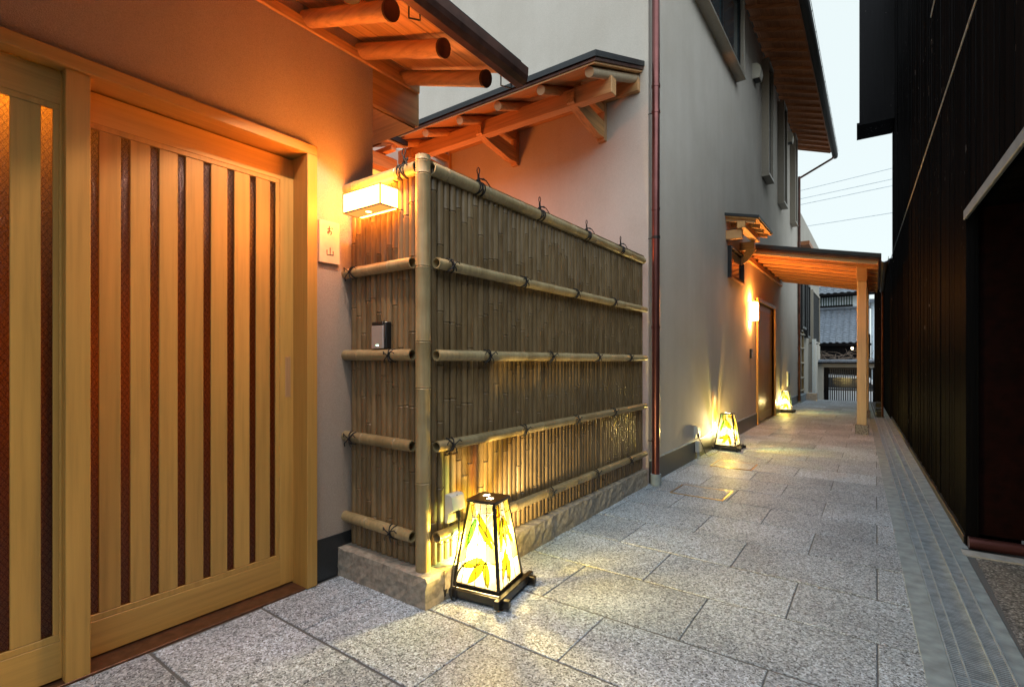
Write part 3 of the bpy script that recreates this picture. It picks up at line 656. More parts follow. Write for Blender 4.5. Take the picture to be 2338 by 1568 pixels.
            me = bpy.data.meshes.new('leaf_pane'); me.from_pydata([P(a, b, .0012) for a, b in ring], [], [tuple(range(len(ring)))]); me.materials.append(MATS[kd]); obj('leaf_pane', me, parent=e)
            lead.tube([P(a, b, .0016) for a, b in ring + ring[:1]], .0021, 4)
        obj('lead_line', lead, 'lead', e)
    obj('bulb', MB().tube([(0, 0, .03), (0, 0, .06), (0, 0, .07), (0, 0, .09), (0, 0, .115), (0, 0, .13)], [.012, .012, .02, .026, .018, .004], 12), 'bulb_glow', e, smooth=True)
    light('lantern_light', (0, 0, .195), power, (1, .78, .36), .028, e)
    return e
LA = lantern((-1.505, 1.89, 0), .165, 'large nearest stained glass lantern with leaf panes beside the bamboo fence corner', 1, 52)
LB = lantern((-1.49, 6.62, 0), .0, 'stained glass lantern halfway along the house wall, below the wall outlet', 2, 45)
lantern((-1.555, 12.05, 0), .05, 'farthest and smallest stained glass lantern past the second door', 3, 45)

cord([(-1.573, 1.755, .352), (-1.570, 1.752, .29), (-1.572, 1.742, .22), (-1.580, 1.722, .14), (-1.578, 1.708, .07), (-1.575, 1.702, .025), (-1.568, 1.706, .006), (-1.56, 1.72, .006), (-1.568, 1.728, .05), (-1.572, 1.742, .11), (-1.56, 1.79, .155)], LA)
cord([(-1.60, 5.77, .235), (-1.57, 5.80, .15), (-1.55, 5.86, .05), (-1.54, 5.98, .006), (-1.55, 6.1, .006), (-1.53, 6.25, .006), (-1.54, 6.40, .012), (-1.53, 6.47, .03)], LB)
# ================================================================== HOUSE
H = empty('plaster_house', (-1.64, 4.34, 0)); tag(H, 'tall two-storey grey plaster house with timber eaves along the alley', 'building')
EZ = 6.56
DY0, DY1, DZ = 5.05, 6.80, 2.10
w = MB(); w.box(-.15, 0, 0, DY0, 0, EZ); w.box(-.15, 0, DY1, 10.5, 0, EZ); w.box(-.15, 0, DY0, DY1, DZ, EZ); obj('side_wall', w, 'plaster', H)
w = MB(); w.prism([(-7, 0), (-.15, 0), (-.15, 6.6), (-7, 9.6)], 0.0, .15, lambda a, b, c: (a, c, b)); obj('front_wall', w, 'plaster', H)
w = MB(); w.prism([(-7, 0), (-.15, 0), (-.15, 6.6), (-7, 9.6)], 10.35, 10.5, lambda a, b, c: (a, c, b)); obj('rear_wall', w, 'plaster', H)
w = MB(); w.box(-.004, .012, .02, DY0 - .07, 0, .20, c=.003); w.box(-.004, .012, DY1 + .07, 10.48, 0, .20, c=.003); obj('baseboard', w, 'dark_stone', H)
w = MB(); w.box(.0, .016, .02, DY0 - .07, .2005, .212); w.box(.0, .016, DY1 + .07, 10.48, .2005, .212); obj('baseboard_cap', w, 'steel_dull', H)
# windows as projecting box frames
def win(y0, y1, z0, z1, pr=.12, tr=.045, mull=(), trans=()):
    m = MB(); m.box(-.005, pr, y0, y1, z0, z0 + tr, c=.004); m.box(-.005, pr, y0, y1, z1 - tr, z1, c=.004); m.box(-.005, pr - .001, y0, y0 + tr, z0 + tr, z1 - tr, c=.004); m.box(-.005, pr - .001, y1 - tr, y1, z0 + tr, z1 - tr, c=.004)
    f = obj('window', m, 'window_frame', H); m = MB(); d = .018
    for a, b in zip([y0 + tr] + list(mull), list(mull) + [y1 - tr]):
        m.box(.03, .07, a, a + d, z0 + tr, z1 - tr); m.box(.03, .07, b - d, b, z0 + tr, z1 - tr); m.box(.031, .069, a + d, b - d, z0 + tr, z0 + tr + d); m.box(.031, .069, a + d, b - d, z1 - tr - d, z1 - tr)
    for z in trans: m.box(.032, .068, y0 + tr, y1 - tr, z, z + .025)
    obj('sash', m, 'black_metal', f)
    box('pane', (.045, .05, y0 + tr, y1 - tr, z0 + tr, z1 - tr), 'window_glass', f); box('sill', (.0, pr + .012, y0 - .01, y1 + .01, z0 - .02, z0 - .001), 'window_frame', f, .003)
win(1.2, 3.46, 5.13, 6.28, mull=(2.4,))
win(5.47, 5.98, 4.36, 6.42, trans=(5.3,)); win(7.27, 7.77, 4.33, 6.42, trans=(5.3,)); win(9.09, 9.50, 4.33, 6.42, trans=(5.3,))
def vent(y, z):
    m = MB(); pr = [(0, 0), (.11, .0), (.13, .10), (.115, .19), (.07, .235), (0, .25)]
    m.prism(pr, -.10, .10, lambda a, b, c: (a, c + y, b + z)); v = obj('vent_hood', m, 'cream_plastic', H); box('louvre', (.01, .10, y - .08, y + .08, z - .008, z - .001), 'black_metal', v)
vent(4.74, 5.70); vent(8.62, 6.02)
# ---- main eave
GX0, GX1 = .755, .76
esl = -.36
def hz(x): return EZ + .02 + esl * x
def slope(name, x0, x1, y0, y1, d0, d1, mat, par=H):
    m = MB(); m.add([(x, y, hz(x) + d) for d in (d0, d1) for (x, y) in ((x0, y0), (x1, y0), (x1, y1), (x0, y1))], [(0, 3, 2, 1), (4, 5, 6, 7), (0, 1, 5, 4), (1, 2, 6, 5), (2, 3, 7, 6), (3, 0, 4, 7)]); return obj(name, m, mat, par)
yb = -.6
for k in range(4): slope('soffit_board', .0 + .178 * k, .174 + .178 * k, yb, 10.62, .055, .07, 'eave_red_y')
slope('roof', -7, .73, -.6, 10.66, .071, .13, 'roof_metal')
k = 0; y = -.5
rm = MB(); rm.add([(x, yy, hz(x) + d) for d in (0, .054) for (x, yy) in ((-.02, -.0225), (.70, -.0225), (.70, .0225), (-.02, .0225))], [(0, 3, 2, 1), (4, 5, 6, 7), (0, 1, 5, 4), (1, 2, 6, 5), (2, 3, 7, 6), (3, 0, 4, 7)])
rme = rm.mesh('rafter', 'eave_red')
while y < 10.6: obj('rafter', rme, parent=H, loc=(0, y, 0)); y += .335
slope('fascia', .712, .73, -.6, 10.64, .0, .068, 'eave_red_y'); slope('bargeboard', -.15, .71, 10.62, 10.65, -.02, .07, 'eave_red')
g_ = MB(); g_.prism([(a * 1.15, b * 1.1) for a, b in prof], -.6, 10.9, lambda a, b, c: (a + .795, c, b + 6.285)); gu = obj('gutter', g_, 'tyre', H)
tube('gutter_wire', [(.86, -.5, 6.40), (.86, 10.9, 6.40)], .004, 'black_metal', gu, 5)
m = MB()
for i in range(19): m.tube([(.84, -.3 + i * .6, 6.32), (.86, -.3 + i * .6, 6.40)], .003, 5)
obj('gutter_bracket', m, 'black_metal', gu)
tube('downpipe_arm', [(.78, 10.72, 6.25), (.74, 10.70, 6.18), (.05, 10.56, 5.80), (.03, 10.56, 5.70)], .026, 'copper_dark', H)
# ---- alley downpipes
def downpipe(x, y, z1, r, parent, clips, base=True, mat='copper_pipe'):
    d = obj('downpipe', MB().tube([(x, y, .05), (x, y, z1)], r, 16), mat, parent, smooth=True)
    for z in clips: obj('pipe_clip', MB().tube([(x, y, z), (x, y, z + .022)], r + .004, 16), 'black_metal' if z > 1.9 and z < 2.3 else mat, d, smooth=True)
    for z in clips[::2]: tube('clip_arm', [(x, y, z + .01), (x - .07, y, z + .01)], .004, 'black_metal', d, 6)
    if base: obj('pipe_foot', MB().tube([(x, y, .0), (x, y, .10)], r + .012, 16), 'concrete', d, smooth=True)
downpipe(.068, -.0, 6.2, .0335, H, [.376, 1.377, 2.167, 2.417, 3.272, 3.50])
downpipe(.045, 10.45, 5.8, .03, H, [.5, 1.5, 2.5, 3.5, 4.5], False, 'copper_dark')
# ---- front lean-to canopy in the courtyard
FS = (3.78 - 3.40) / .97
def fz(y, z0=3.77): return z0 + FS * y
def fsl(name, x0, x1, y0, y1, d0, d1, mat, c=0):
    m = MB(); m.add([(x, y, fz(y) + d) for d in (d0, d1) for (x, y) in ((x0, y0), (x1, y0), (x1, y1), (x0, y1))], [(0, 3, 2, 1), (4, 5, 6, 7), (0, 1, 5, 4), (1, 2, 6, 5), (2, 3, 7, 6), (3, 0, 4, 7)]); return obj(name, m, mat, H)
fsl('canopy_roof', -2.6, -.035, -.97, .0, -.045, .0, 'roof_metal'); fsl('canopy_roof_edge', -2.6, -.045, -.955, .0, -.075, -.047, 'copper_dark')
for k in range(4): fsl('canopy_board', -2.6, -.055, -.945 + .236 * k, -.713 + .236 * k, -.092, -.0765, 'cedar_x')
for k in range(6):
    x = -.12 - .437 * k; r_ = obj('canopy_rafter', MB().tube([(x, -.9, fz(-.9) - .135), (x, .0, fz(0) - .135)], .038, 14), 'pine_post' if k == 0 else 'cedar_y', H, smooth=True)
    obj('rafter_end', MB().tube([(x, -.905, fz(-.905) - .135), (x, -.899, fz(-.899) - .135)], .0375, 14), 'pine_end', r_, smooth=True)
box('canopy_beam', (-2.6, -.075, -.605, -.515, 3.245, 3.385), 'cedar_x', H, .005); box('wall_plate', (-2.6, -.075, -.05, 0, 3.50, 3.62), 'cedar_x', H, .005)
for x in (-.44, -1.44, -2.4):
    m = MB(); m.prism([(-.63, 3.34), (-.61, 3.36), (-.05, 3.31), (0, 3.31), (0, 3.17), (-.15, 3.16), (-.50, 3.225), (-.63, 3.26)], x - .035, x + .035, lambda a, b, c: (c, a, b)); obj('brace', m, 'cedar_y', H)
    box('wall_post', (x - .04, x + .04, -.045, 0, 3.14, 3.5), 'cedar_z', H, .004)
    box('tie_beam', (x - .035, x + .035, -.51, -.05, 3.40, 3.47), 'cedar_y', H, .004)
m = MB(); m.box(-.04, -.0, -.95, .0, 0, .001)
# ---- small window hood
def hsl(name, x0, x1, y0, y1, z0, s_, d0, d1, mat, par=H):
    m = MB(); m.add([(x, y, z0 + s_ * x + d) for d in (d0, d1) for (x, y) in ((x0, y0), (x1, y0), (x1, y1), (x0, y1))], [(0, 3, 2, 1), (4, 5, 6, 7), (0, 1, 5, 4), (1, 2, 6, 5), (2, 3, 7, 6), (3, 0, 4, 7)]); return obj(name, m, mat, par)
hd = hsl('window_hood', 0, .42, 2.78, 3.86, 3.07, -.24, -.035, 0, 'roof_metal'); hsl('hood_board', 0, .405, 2.80, 3.84, 3.07, -.24, -.055, -.036, 'cedar_y', hd)
for k in range(4): hsl('hood_rafter', 0, .36, 2.84 + .31 * k, 2.885 + .31 * k, 3.07, -.24, -.10, -.056, 'cedar_x', hd)
box('hood_bracket', (0, .20, 2.84, 2.92, 2.72, 2.84), 'cedar_x', hd, .004); box('hood_bracket', (0, .20, 3.70, 3.78, 2.72, 2.84), 'cedar_x', hd, .004); box('hood_beam', (.15, .25, 2.80, 3.84, 2.842, 2.93), 'cedar_y', hd, .004)
m = MB(); m.prism([(.14, 2.80), (.22, 2.72), (.10, 2.56), (.0, 2.50), (0, 2.60)], 3.72, 3.77, lambda a, b, c: (a, c, b)); obj('hood_brace', m, 'cedar_y', hd)
m = MB(); y0, y1, z0, z1 = 2.95, 3.78, 2.235, 2.66; t_ = .03
m.box(0, .05, y0, y1, z0, z0 + t_); m.box(0, .05, y0, y1, z1 - t_, z1); m.box(0, .049, y0, y0 + t_, z0 + t_, z1 - t_); m.box(0, .049, y1 - t_, y1, z0 + t_, z1 - t_)
f = obj('window', m, 'black_metal', H); box('pane', (.01, .015, y0 + t_, y1 - t_, z0 + t_, z1 - t_), 'window_glass', f); box('sill', (.0, .058, y0, y1, z0 - .012, z0 - .001), 'copper_pipe', f)
# ---- second door
m = MB(); m.box(-.11, .03, DY0 - .065, DY0, .004, DZ + .06, c=.003); m.box(-.11, .03, DY1, DY1 + .065, .004, DZ + .06, c=.003); m.box(-.11, .03, DY0, DY1, DZ, DZ + .06, c=.003); fr_ = obj('door_frame', m, 'hinoki', H)
D2 = box('sliding_door', (-.065, -.03, DY0, DY1, .01, .16), 'hinoki_y', H); box('top_rail', (-.065, -.03, DY0, DY1, DZ - .11, DZ - .005), 'hinoki_y', D2)
box('glass', (-.06, -.055, DY0, DY1, .16, DZ - .11), 'obscured_glass', D2)
yy = DY0
while yy < DY1 - .02: box('slat', (-.052, -.032, yy, min(yy + .075, DY1), .161, DZ - .111), 'hinoki', D2, .002); yy += .105
box('threshold', (-.15, .02, DY0, DY1, -.01, .0035), 'sill_metal', H)
# meter box near the far lantern
mb = empty('meter_box', (-1.64, 4.34 + 8.7, .5)); tag(mb, 'small dark green glazed box on the house wall past the second door', 'box')
box('case', (0, .03, -.16, .16, 0, .34), 'steel_dull', mb, .003); box('window', (.03, .034, -.13, .13, .03, .31), 'green_box', mb)

# ---- second wall lamp and intercom
L2 = empty('wall_lamp', (-1.64, 4.34 + 4.45, 1.73)); tag(L2, 'upright glowing box lamp on the house wall beside the second door', 'lamp', 'boxy wall lamps')
m = MB(); a, b, h, t_ = .11, .11, .30, .008
for yy in (-b, b - t_):
    for xx in (0, a - t_): m.box(xx, xx + t_, yy, yy + t_, 0, h)
for zz in (0, h - t_, h * .5):
    m.box(a - t_, a, -b + t_, b - t_, zz, zz + t_)
    for yy in (-b, b - t_): m.box(t_, a - t_, yy, yy + t_, zz, zz + t_)
obj('lamp_frame', m, 'pine_end', L2)
box('front_panel', (a - .005, a - .003, -b + t_, b - t_, t_, h - t_), 'lamp_panel_far', L2); box('side_panel', (t_, a - t_, -b + .003, -b + .005, t_, h - t_), 'lamp_panel_far', L2); box('side_panel', (t_, a - t_, b - .005, b - .003, t_, h - t_), 'lamp_panel_far', L2)
light('lamp_uplight', (.05, 0, h + .03), 24, (1, .34, .05), .02, L2); light('lamp_downlight', (.05, 0, -.03), 6, (1, .5, .16), .02, L2)
I2 = empty('intercom', (-1.64, 4.34 + 4.47, 1.13)); tag(I2, 'small dark intercom on the house wall below the upright lamp', 'intercom', 'door intercoms')
box('body', (0, .03, -.05, .05, 0, .15), 'black_plastic', I2, .004); box('cover', (.03, .034, -.04, .04, .01, .10), 'silver_plastic', I2, .001)
outlet_box((-1.64, 4.34 + 1.42, .23), 0, 'white outlet box on the house wall above the dark baseboard, beside the middle lantern')
e_ = empty('conduit_box', (-1.625, 4.34 + 1.42, .0)); tag(e_, 'cream conduit box below the wall outlet in front of the dark baseboard', 'box')
box('box', (0, .045, -.05, .05, .08, .20), 'cream_plastic', e_, .004); tube('conduit', [(.02, 0, .08), (.02, 0, .0)], .014, 'cream_plastic', e_)

# ================================================================== PORCH CANOPY
PC = empty('porch_canopy', (-1.64, 4.34, 0)); tag(PC, 'timber porch canopy with pale post over the second door', 'canopy')
def pz(x): return 2.80 - .215 * x
def psl(name, x0, x1, y0, y1, d0, d1, mat, par=PC):
    m = MB(); m.add([(x, y, pz(x) + d) for d in (d0, d1) for (x, y) in ((x0, y0), (x1, y0), (x1, y1), (x0, y1))], [(0, 3, 2, 1), (4, 5, 6, 7), (0, 1, 5, 4), (1, 2, 6, 5), (2, 3, 7, 6), (3, 0, 4, 7)]); return obj(name, m, mat, par)
psl('roof', 0, 1.70, 4.06, 7.72, .045, .10, 'roof_metal'); psl('roof_edge', 0, 1.68, 4.08, 7.70, .02, .044, 'copper_dark')
for k in range(8): psl('ceiling_board', .01 + .208 * k, .214 + .208 * k, 4.10, 7.69, .0, .018, 'eave_red_y')  # darker wood stands in for the shade between the rafters
for k in range(9): psl('rafter', .02, 1.66, 4.12 + .435 * k, 4.165 + .435 * k, -.042, -.001, 'pine_end' if k == 0 else 'cedar_x')
box('wall_ledger', (.0, .04, 3.8, 7.68, 2.655, 2.73), 'cedar_y', PC, .003); box('beam', (1.41, 1.53, 4.76, 7.60, 2.27, 2.425), 'cedar_y', PC, .004)
box('beam_end', (1.40, 1.535, 4.70, 4.759, 2.268, 2.50), 'pine_end', PC, .004)
for y in (4.83, 7.5):
    box('post', (1.41, 1.53, y - .06, y + .06, .14, 2.269), 'pine_post', PC, .006); box('post_base', (1.385, 1.555, y - .085, y + .085, -.01, .14), 'post_stone', PC, .008)
g_ = MB(); g_.prism([(a * .8, b * .8) for a, b in prof], 4.05, 7.75, lambda a, b, c: (a + 1.735, c, b + 2.445)); obj('gutter', g_, 'black_metal', PC)
tube('rain_chain', [(1.74, 7.6, 2.40), (1.74, 7.6, .02)], .018, 'copper_dark', PC)

# ================================================================== BLACK TIMBER BUILDING (right)
BR = Matrix.Rotation(.0255, 4, 'Z')
K = empty('black_timber_building', (.54, 0, 0), .0255); tag(K, 'tall building clad in black vertical boards on the right of the alley', 'building')
def bh(y): return max(3.2, 1.9 + .58 * y)
w = MB(); w.prism([(4.10, 0), (11.8, 0), (11.8, bh(11.8)), (4.10, bh(4.1))], .03, .25, lambda a, b, c: (c, a, b)); obj('wall', w, 'black_timber', K)
w = MB(); w.prism([(-3, 2.0), (4.10, 2.0), (4.10, bh(4.1)), (2.25, 3.2), (-3, 3.2)], .03, .25, lambda a, b, c: (c, a, b)); obj('upper_wall', w, 'black_timber', K)
m = MB(); y = -2.0
while y < 11.75:
    wd = .088; z0 = .05 if y > 4.03 else 1.985
    m.box(.002 + random.uniform(0, .009), .03, y, y + wd, z0, bh(y)); y += wd + .007
obj('wall_boards', m, 'black_timber', K, kind='stuff')
box('corner_board', (-.006, .05, 4.00, 4.03, .0, 1.99), 'black_timber', K); box('foot_rail', (-.012, .03, 4.03, 11.8, .002, .05), 'black_metal', K, .003)
box('steel_lintel', (-.014, .002, -3, 4.02, 1.935, 1.99), 'tile_grey', K, .002)
# recessed yard wall facing the camera
for k in range(14): box('panel', (.02 + .255 * k, .27 + .255 * k, 4.03, 4.06, .07, 2.6), 'garage_red', K, .003)
box('garage_ceiling', (.26, 4, -4, 4.0, 2.0, 2.05), 'black_timber', K); box('garage_wall', (3.6, 3.7, -4, 4, 0, 2), 'black_timber', K)
tube('ground_pipe', [(.0, 3.955, .036), (3.4, 4.0, .036)], .034, 'copper_pipe', K, 16)
# projecting bay at the far end
bay = MB(); bay.box(-.50, .03, 11.0, 11.7, 5.35, 9.4); obj('projecting_bay', bay, 'black_timber', K)
m = MB(); m.box(-.54, .0, 10.97, 11.7, 5.30, 5.345); 
for k in range(9): m.box(-.50 + k * .055, -.48 + k * .055, 10.98, 11.0, 5.345, 5.37)
obj('bay_edging', m, 'black_timber', K)
for (p, q, lab) in (((-.012, 3.0, 3.03), (-.012, 11.7, 3.0), 'grey cable running the full length of the black boarded wall'), ((-.012, 2.5, 4.05), (-.012, 5.65, 4.06), 'short upper cable ending high on the black boarded wall')):
    o = tube('wall_cable', [p, q], .005, 'steel_dull', n=6); o.location = (.54, 0, 0); o.rotation_euler = (0, 0, .0255); tag(o, lab, 'cable')
K2 = empty('black_shed', (.54, 0, 0), .0255); tag(K2, 'low black building with tiled roof beyond the tall black wall', 'building')
box('wall', (-.02, 2, 11.85, 16.6, 0, 3.0), 'black_timber', K2); box('end_wall', (-.14, 2, 16.6, 17.2, -1.4, 3.0), 'black_timber', K2)
box('eave', (-.20, 1, 12.6, 16.8, 2.93, 2.98), 'black_timber', K2)
m = MB()
for j in range(22):
    for i in range(7):
        y = 12.6 + j * .19; x = -.24 + i * .22; z = 3.0 + i * .10; pts = [(x + .24, y + .19 * k / 4, z + .10 + .018 * math.sin(k / 4 * 2 * math.pi)) for k in range(5)] ; lo = [(x, y + .19 * k / 4, z + .018 + .018 * math.sin(k / 4 * 2 * math.pi)) for k in range(5)]; bt = [(x, p[1], p[2] - .022) for p in lo]
        m.add(lo + pts + bt, [(k, k + 1, 6 + k, 5 + k) for k in range(4)] + [(10 + k, 11 + k, 1 + k, k) for k in range(4)])
obj('roof_tiles', m, 'tile_grey', K2, kind='stuff')
for (x, y, s_, lab) in ((.06, 12.15, .062, 'nearest and largest small black cube weight on the drain'), (.045, 12.95, .055, 'middle small black weight on the drain edge'), (.05, 14.6, .06, 'farthest small black weight on the drain edge')):
    e_ = empty('block_weight', (x, y, .004)); tag(e_, lab, 'weight', 'black weights at the foot of the wall')
    box('block', (-s_, s_, -s_, s_, 0, s_ * 1.7), 'black_metal', e_, .01); tube('grip', [(-s_ * .6, 0, s_ * 1.7), (-s_ * .5, 0, s_ * 2.1), (s_ * .5, 0, s_ * 2.1), (s_ * .6, 0, s_ * 1.7)], .008, 'black_metal', e_)

# ================================================================== BEYOND THE PATH
# bamboo trellis and bay-windowed neighbour
NB = empty('neighbour_house', (-1.70, 15.2, 0)); tag(NB, 'neighbouring house with dark lattice bay windows behind the grey house', 'building')
box('wall', (-.3, .0, .55, 6.5, -1.4, 5.2), 'plaster_far', NB); box('wing_wall', (-.3, .10, 2.9, 5.6, -1.4, 1.6), 'plaster_far', NB); box('end_wall', (.10, .20, 2.85, 2.95, -1.4, 1.75), 'pale_render', NB)
for (a, b, z0, z1) in ((.25, 1.15, 1.95, 3.3), (1.5, 2.2, 1.75, 3.3), (3.0, 5.35, 1.65, 3.3)):
    m = MB(); m.box(.0, .12, a, b, z0, z0 + .06); m.box(.0, .12, a, b, z1 - .06, z1); m.box(.0, .118, a, a + .05, z0 + .06, z1 - .06); m.box(.0, .118, b - .05, b, z0 + .06, z1 - .06)
    f = obj('window', m, 'window_frame' if a > 2.5 else 'black_metal', NB); box('pane', (.02, .03, a + .05, b - .05, z0 + .06, z1 - .06), 'dark_glass', f)
    yy = a + .09
    while yy < b - .08: box('lattice_bar', (.06, .09, yy, yy + .035, z0 + .06, z1 - .06), 'black_metal', f); yy += .12
box('eave', (-.3, .3, -.1, 6.5, 4.1, 4.2), 'eave_red_y', NB)
TR = empty('bamboo_trellis', (-1.66, 15.0, 0)); tag(TR, 'low bamboo trellis fence past the far downpipe of the grey house', 'fence')
for z in (.28, .62, 1.02, 1.42, 1.80): culm((.0, .0, z), (.04, 1.15, z), .026, [.25, .6, .95], 'rail', 'bamboo_pole', TR, n=8)
for k in range(16): box('bamboo_slat', (-.035, -.012, .02 + k * .07, .08 + k * .07, .2, 1.85), 'bamboo', TR)
box('post', (-.03, .03, 1.13, 1.19, 0, 1.9), 'bamboo_pole', TR, .01); box('stone_foot', (-.1, .1, -.1, 1.25, -.02, .19), 'concrete', TR, .01)
box('kerb_block', (-1.56, -1.30, 16.05, 16.4, 0, .19), 'concrete_pale'); tag(bpy.data.objects['kerb_block'], 'pale stone block at the far left end of the paving', 'block')
# steps down and lower street
m = MB(); m.box(-1.7, .2, 16.45, 16.85, -.6, -.16); m.box(-1.7, .2, 16.85, 17.25, -.8, -.32); m.box(-1.7, .2, 17.25, 17.65, -.95, -.48); m.box(-1.7, .2, 17.65, 20.3, -1.1, -.62); obj('steps', m, 'concrete', kind='structure')
box('street', (-14, 14, 20.8, 25.6, -.92, -.86), 'road', kind='structure')
GW = empty('garden_wall', (-.7, 20.2, -.86)); tag(GW, 'plaster garden wall with a tiled coping at the end of the alley', 'wall')
def gb(x0, x1, y0, y1, z0, z1): return (x0 + .7, x1 + .7, y0 - 20.2, y1 - 20.2, z0 + .86, z1 + .86)
w = MB(); w.box(*gb(-1.9, -1.42, 20.1, 20.3, -.9, .98)); w.box(*gb(-.0, .6, 20.1, 20.3, -.9, .98)); w.box(*gb(-1.42, .0, 20.1, 20.3, .86, .98)); obj('wall', w, 'plaster_far', GW)
box('coping', gb(-1.85, .05, 19.95, 20.45, .98, 1.02), 'black_timber', GW); obj('coping_ridge', MB().tube([(-1.1, -.02, 1.93), (.74, -.02, 1.93)], .055, 10), 'tile_grey', GW, smooth=True)
m = MB()
for k in range(16): m.box(*gb(-1.80 + k * .115, -1.70 + k * .115, 19.97, 20.43, 1.021, 1.045), c=.008)
obj('coping_tiles', m, 'tile_grey', GW, kind='stuff')
GT = empty('lattice_gate', (-.72, 20.15, -.86)); tag(GT, 'black vertical lattice gate at the end of the alley', 'gate')
for z in (0.02, .40, .95, 1.66): box('rail', (-.66, .70, -.02, .02, z, z + .05), 'black_metal', GT)
box('post', (-.72, -.58, -.05, .05, 0, 1.72), 'black_timber', GT); box('post', (.64, .80, -.05, .05, 0, 1.72), 'black_timber', GT)
bme = MB().box(-.017, .017, -.013, .013, 0, 1.66).mesh('bar', 'black_metal')
for k in range(20): obj('bar', bme, parent=GT, loc=(-.54 + k * .0625, .034, .02))
# car in the street beyond the gate
CR = empty('parked_car', (-.9, 22.6, -.86)); tag(CR, 'white car glimpsed through the lattice gate', 'car')
m = MB(); m.prism([(-1.9, .28), (1.9, .28), (1.95, .62), (1.75, .86), (1.15, .92), (.62, 1.36), (-1.0, 1.42), (-1.75, 1.0), (-1.95, .8), (-1.95, .4)], -.8, .8, lambda a, b, c: (a, c, b)); obj('body', m, 'car_paint', CR)
m = MB(); m.prism([(1.0, .93), (.56, 1.30), (-.95, 1.35), (-1.5, .98)], -.812, .812, lambda a, b, c: (a, c, b)); obj('side_window', m, 'dark_glass', CR)
for x in (-1.25, 1.2):
    for yy in (-.82, .66): obj('wheel', MB().tube([(x, yy, .31), (x, yy + .16, .31)], .31, 18), 'tyre', CR, smooth=True)
m = MB(); m.box(-1.96, -1.90, -.7, -.4, .62, .76); obj('tail_light', m, 'copper_pipe', CR)
# bare branches above the wall
BP = MB(); rg = random.Random(5)
for k in range(60):
    x = rg.uniform(-2.0, -.25); z = rg.uniform(1.05, 1.35); y = rg.uniform(20.9, 21.8); pts = [(x, y, z)]; a = rg.uniform(-2.6, 2.6)
    for j in range(5): a += rg.uniform(-.5, .5); x += .13 * math.cos(a); z += .055 * math.sin(a) ; y += rg.uniform(-.05, .05); pts.append((x, y, max(.9, min(1.72, z))))
    BP.tube(pts, .012, 5, r2=.004)
o = obj('bare_branches', BP, 'branch', kind='stuff'); tag(o, 'tangle of bare pruned branches above the tiled garden wall', 'branches')
# tiled house across the street
TH = empty('tiled_house', (-1.2, 26, -.86)); tag(TH, 'old two-storey house with grey pantile roofs across the street', 'building')
def tb(x0, x1, y0, y1, z0, z1): return (x0 + 1.2, x1 + 1.2, y0 - 26, y1 - 26, z0 + .86, z1 + .86)
box('lower_wall', tb(-4.5, -.2, 25.9, 27.8, -.86, 2.2), 'black_timber', TH); box('upper_wall', tb(-4.5, -.25, 27.6, 30, 2.0, 4.62), 'pale_render', TH)
def tiles(name, x0, x1, y0, z0, y1, z1, nr, pitch, mat='tile_grey'):
    m = MB(); n = int((x1 - x0) / pitch)
    for j in range(nr):
        ya, yb_ = y0 + (y1 - y0) * j / nr, y0 + (y1 - y0) * (j + 1.08) / nr; za, zb = z0 + (z1 - z0) * j / nr + .03, z0 + (z1 - z0) * (j + 1.08) / nr
        for i in range(n):
            x = x0 + i * pitch; ps = [(x + pitch * k / 6, .026 * (1 if k == 1 else .75 if k in (0, 2, 6) else -.2 if k == 3 else -.5)) for k in range(7)]
            v = [(a, ya, za + h - .035) for a, h in ps] + [(a, ya, za + h) for a, h in ps] + [(a, yb_, zb + h) for a, h in ps]
            m.add([(a + 1.2, b - 26, c + .86) for a, b, c in v], [(k, k + 1, 8 + k, 7 + k) for k in range(6)] + [(7 + k, 8 + k, 15 + k, 14 + k) for k in range(6)])
    return obj(name, m, mat, TH, kind='stuff')
tiles('roof_tiles', -4.2, -.22, 25.4, 1.84, 27.6, 3.42, 15, .235); tiles('upper_roof_tiles', -4.4, .0, 26.9, 4.12, 29, 5.3, 12, .26)
box('lower_eave', tb(-4.4, -.15, 25.45, 26, 1.72, 1.80), 'black_timber', TH); obj('roof_ridge', MB().tube([(-3, 1.58, 4.34), (1.0, 1.58, 4.34)], .06, 10), 'tile_grey', TH, smooth=True)
m = MB(); m.box(*tb(-4.3, -.85, 27.52, 27.6, 3.55, 3.62)); m.box(*tb(-4.3, -.85, 27.52, 27.6, 4.0, 4.07)); f = obj('lattice_window', m, 'black_timber', TH); box('pane', tb(-4.3, -.86, 27.57, 27.6, 3.62, 4.0), 'green_box', f)
for k in range(34): box('lattice_bar', tb(-4.25 + k * .10, -4.21 + k * .10, 27.53, 27.565, 3.62, 4.0), 'steel_dull', f)
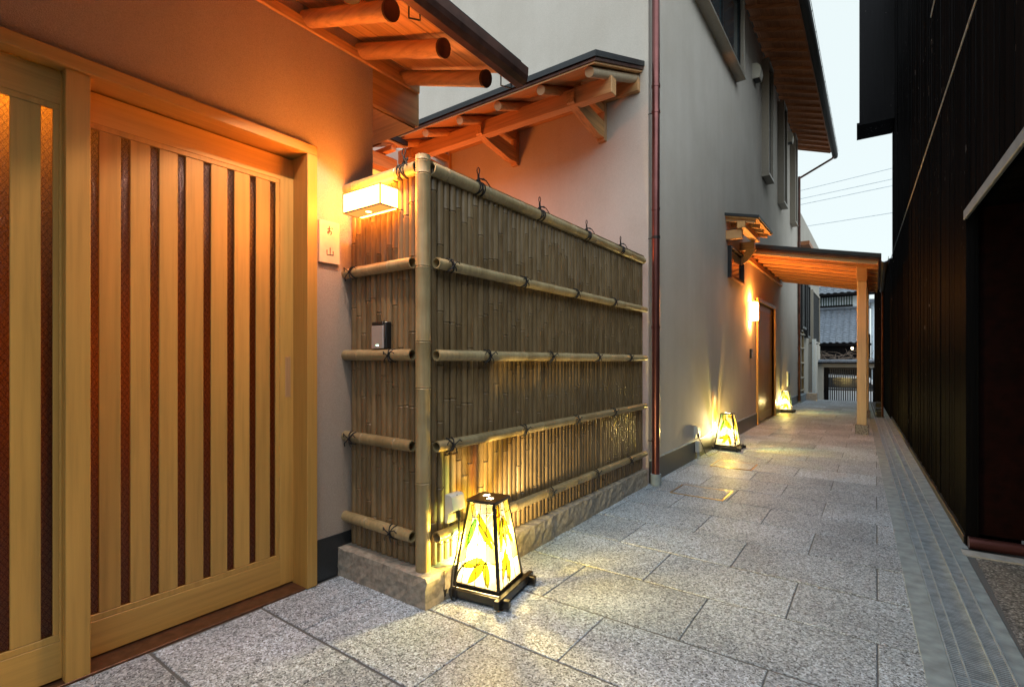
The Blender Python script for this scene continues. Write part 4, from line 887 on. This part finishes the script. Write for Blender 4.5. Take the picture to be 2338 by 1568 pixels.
box('upper_eave', tb(-4.4, .0, 26.95, 27.6, 4.02, 4.14), 'black_timber', TH)
obj('porch_bulb', MB().tube([(.38, -.1, 2.42), (.38, -.1, 2.50)], .035, 8), 'bulb_glow', TH)
PH_ = empty('pale_house', (.2, 28.5, -.86)); tag(PH_, 'pale blue rendered house glimpsed beyond the tiled roof', 'building')
box('wall', (-.38, 2.4, 0, 3, 0, 4.6), 'pale_render', PH_); box('roof', (-.6, 2.6, -.3, 3.2, 4.6, 4.75), 'tile_grey', PH_); box('drainpipe', (-.36, -.30, -.06, 0, 0, 4.5), 'steel_dull', PH_)
box('backdrop_house', (-12, -4.7, 27, 32, -.86, 3.5), 'plaster_far'); tag(bpy.data.objects['backdrop_house'], 'plain low building behind the tiled house', 'building')
# overhead wires
for (za, zb, lab) in ((11.30, 11.72, 'highest overhead wire crossing the pale sky'), (10.80, 11.12, 'second overhead wire from the top in the sky gap'), (10.45, 10.75, 'third overhead wire in the sky gap'), (9.09, 9.25, 'lowest faint overhead wire above the canopy')):
    pts = [(-14 + 2 * k, 35, za + (zb - za) * (-14 + 2 * k + 3.8) / 4.5 + .004 * (k - 9) ** 2) for k in range(19)]
    o = tube('overhead_wire', pts, .018, 'steel_dull', n=5); tag(o, lab, 'wire', 'overhead wires in the sky')
# eave downlight of the entrance (its pool of light lies on the paving)
DL = empty('eave_downlight', (-1.70, 1.25, 2.545)); tag(DL, 'small round downlight under the entrance eave', 'lamp')
obj('housing', MB().tube([(0, 0, 0), (0, 0, .06)], .04, 16), 'black_metal', DL, smooth=True)
light('downlight_beam', (0, 0, -.01), 26, (1, .74, .58), .02, DL, 'SPOT', spot_size=2 * math.atan(3.465 / 2.535), spot_blend=.2)

OB = empty('street_house', (-1, -9.0, 0)); tag(OB, 'plain house across the street behind the viewpoint', 'building')
box('wall', (-9, 9, -3, 0, 0, 6.0), 'plaster_far', OB); box('roof', (-9.5, 9.5, -3.3, .5, 6.0, 6.2), 'tile_grey', OB)
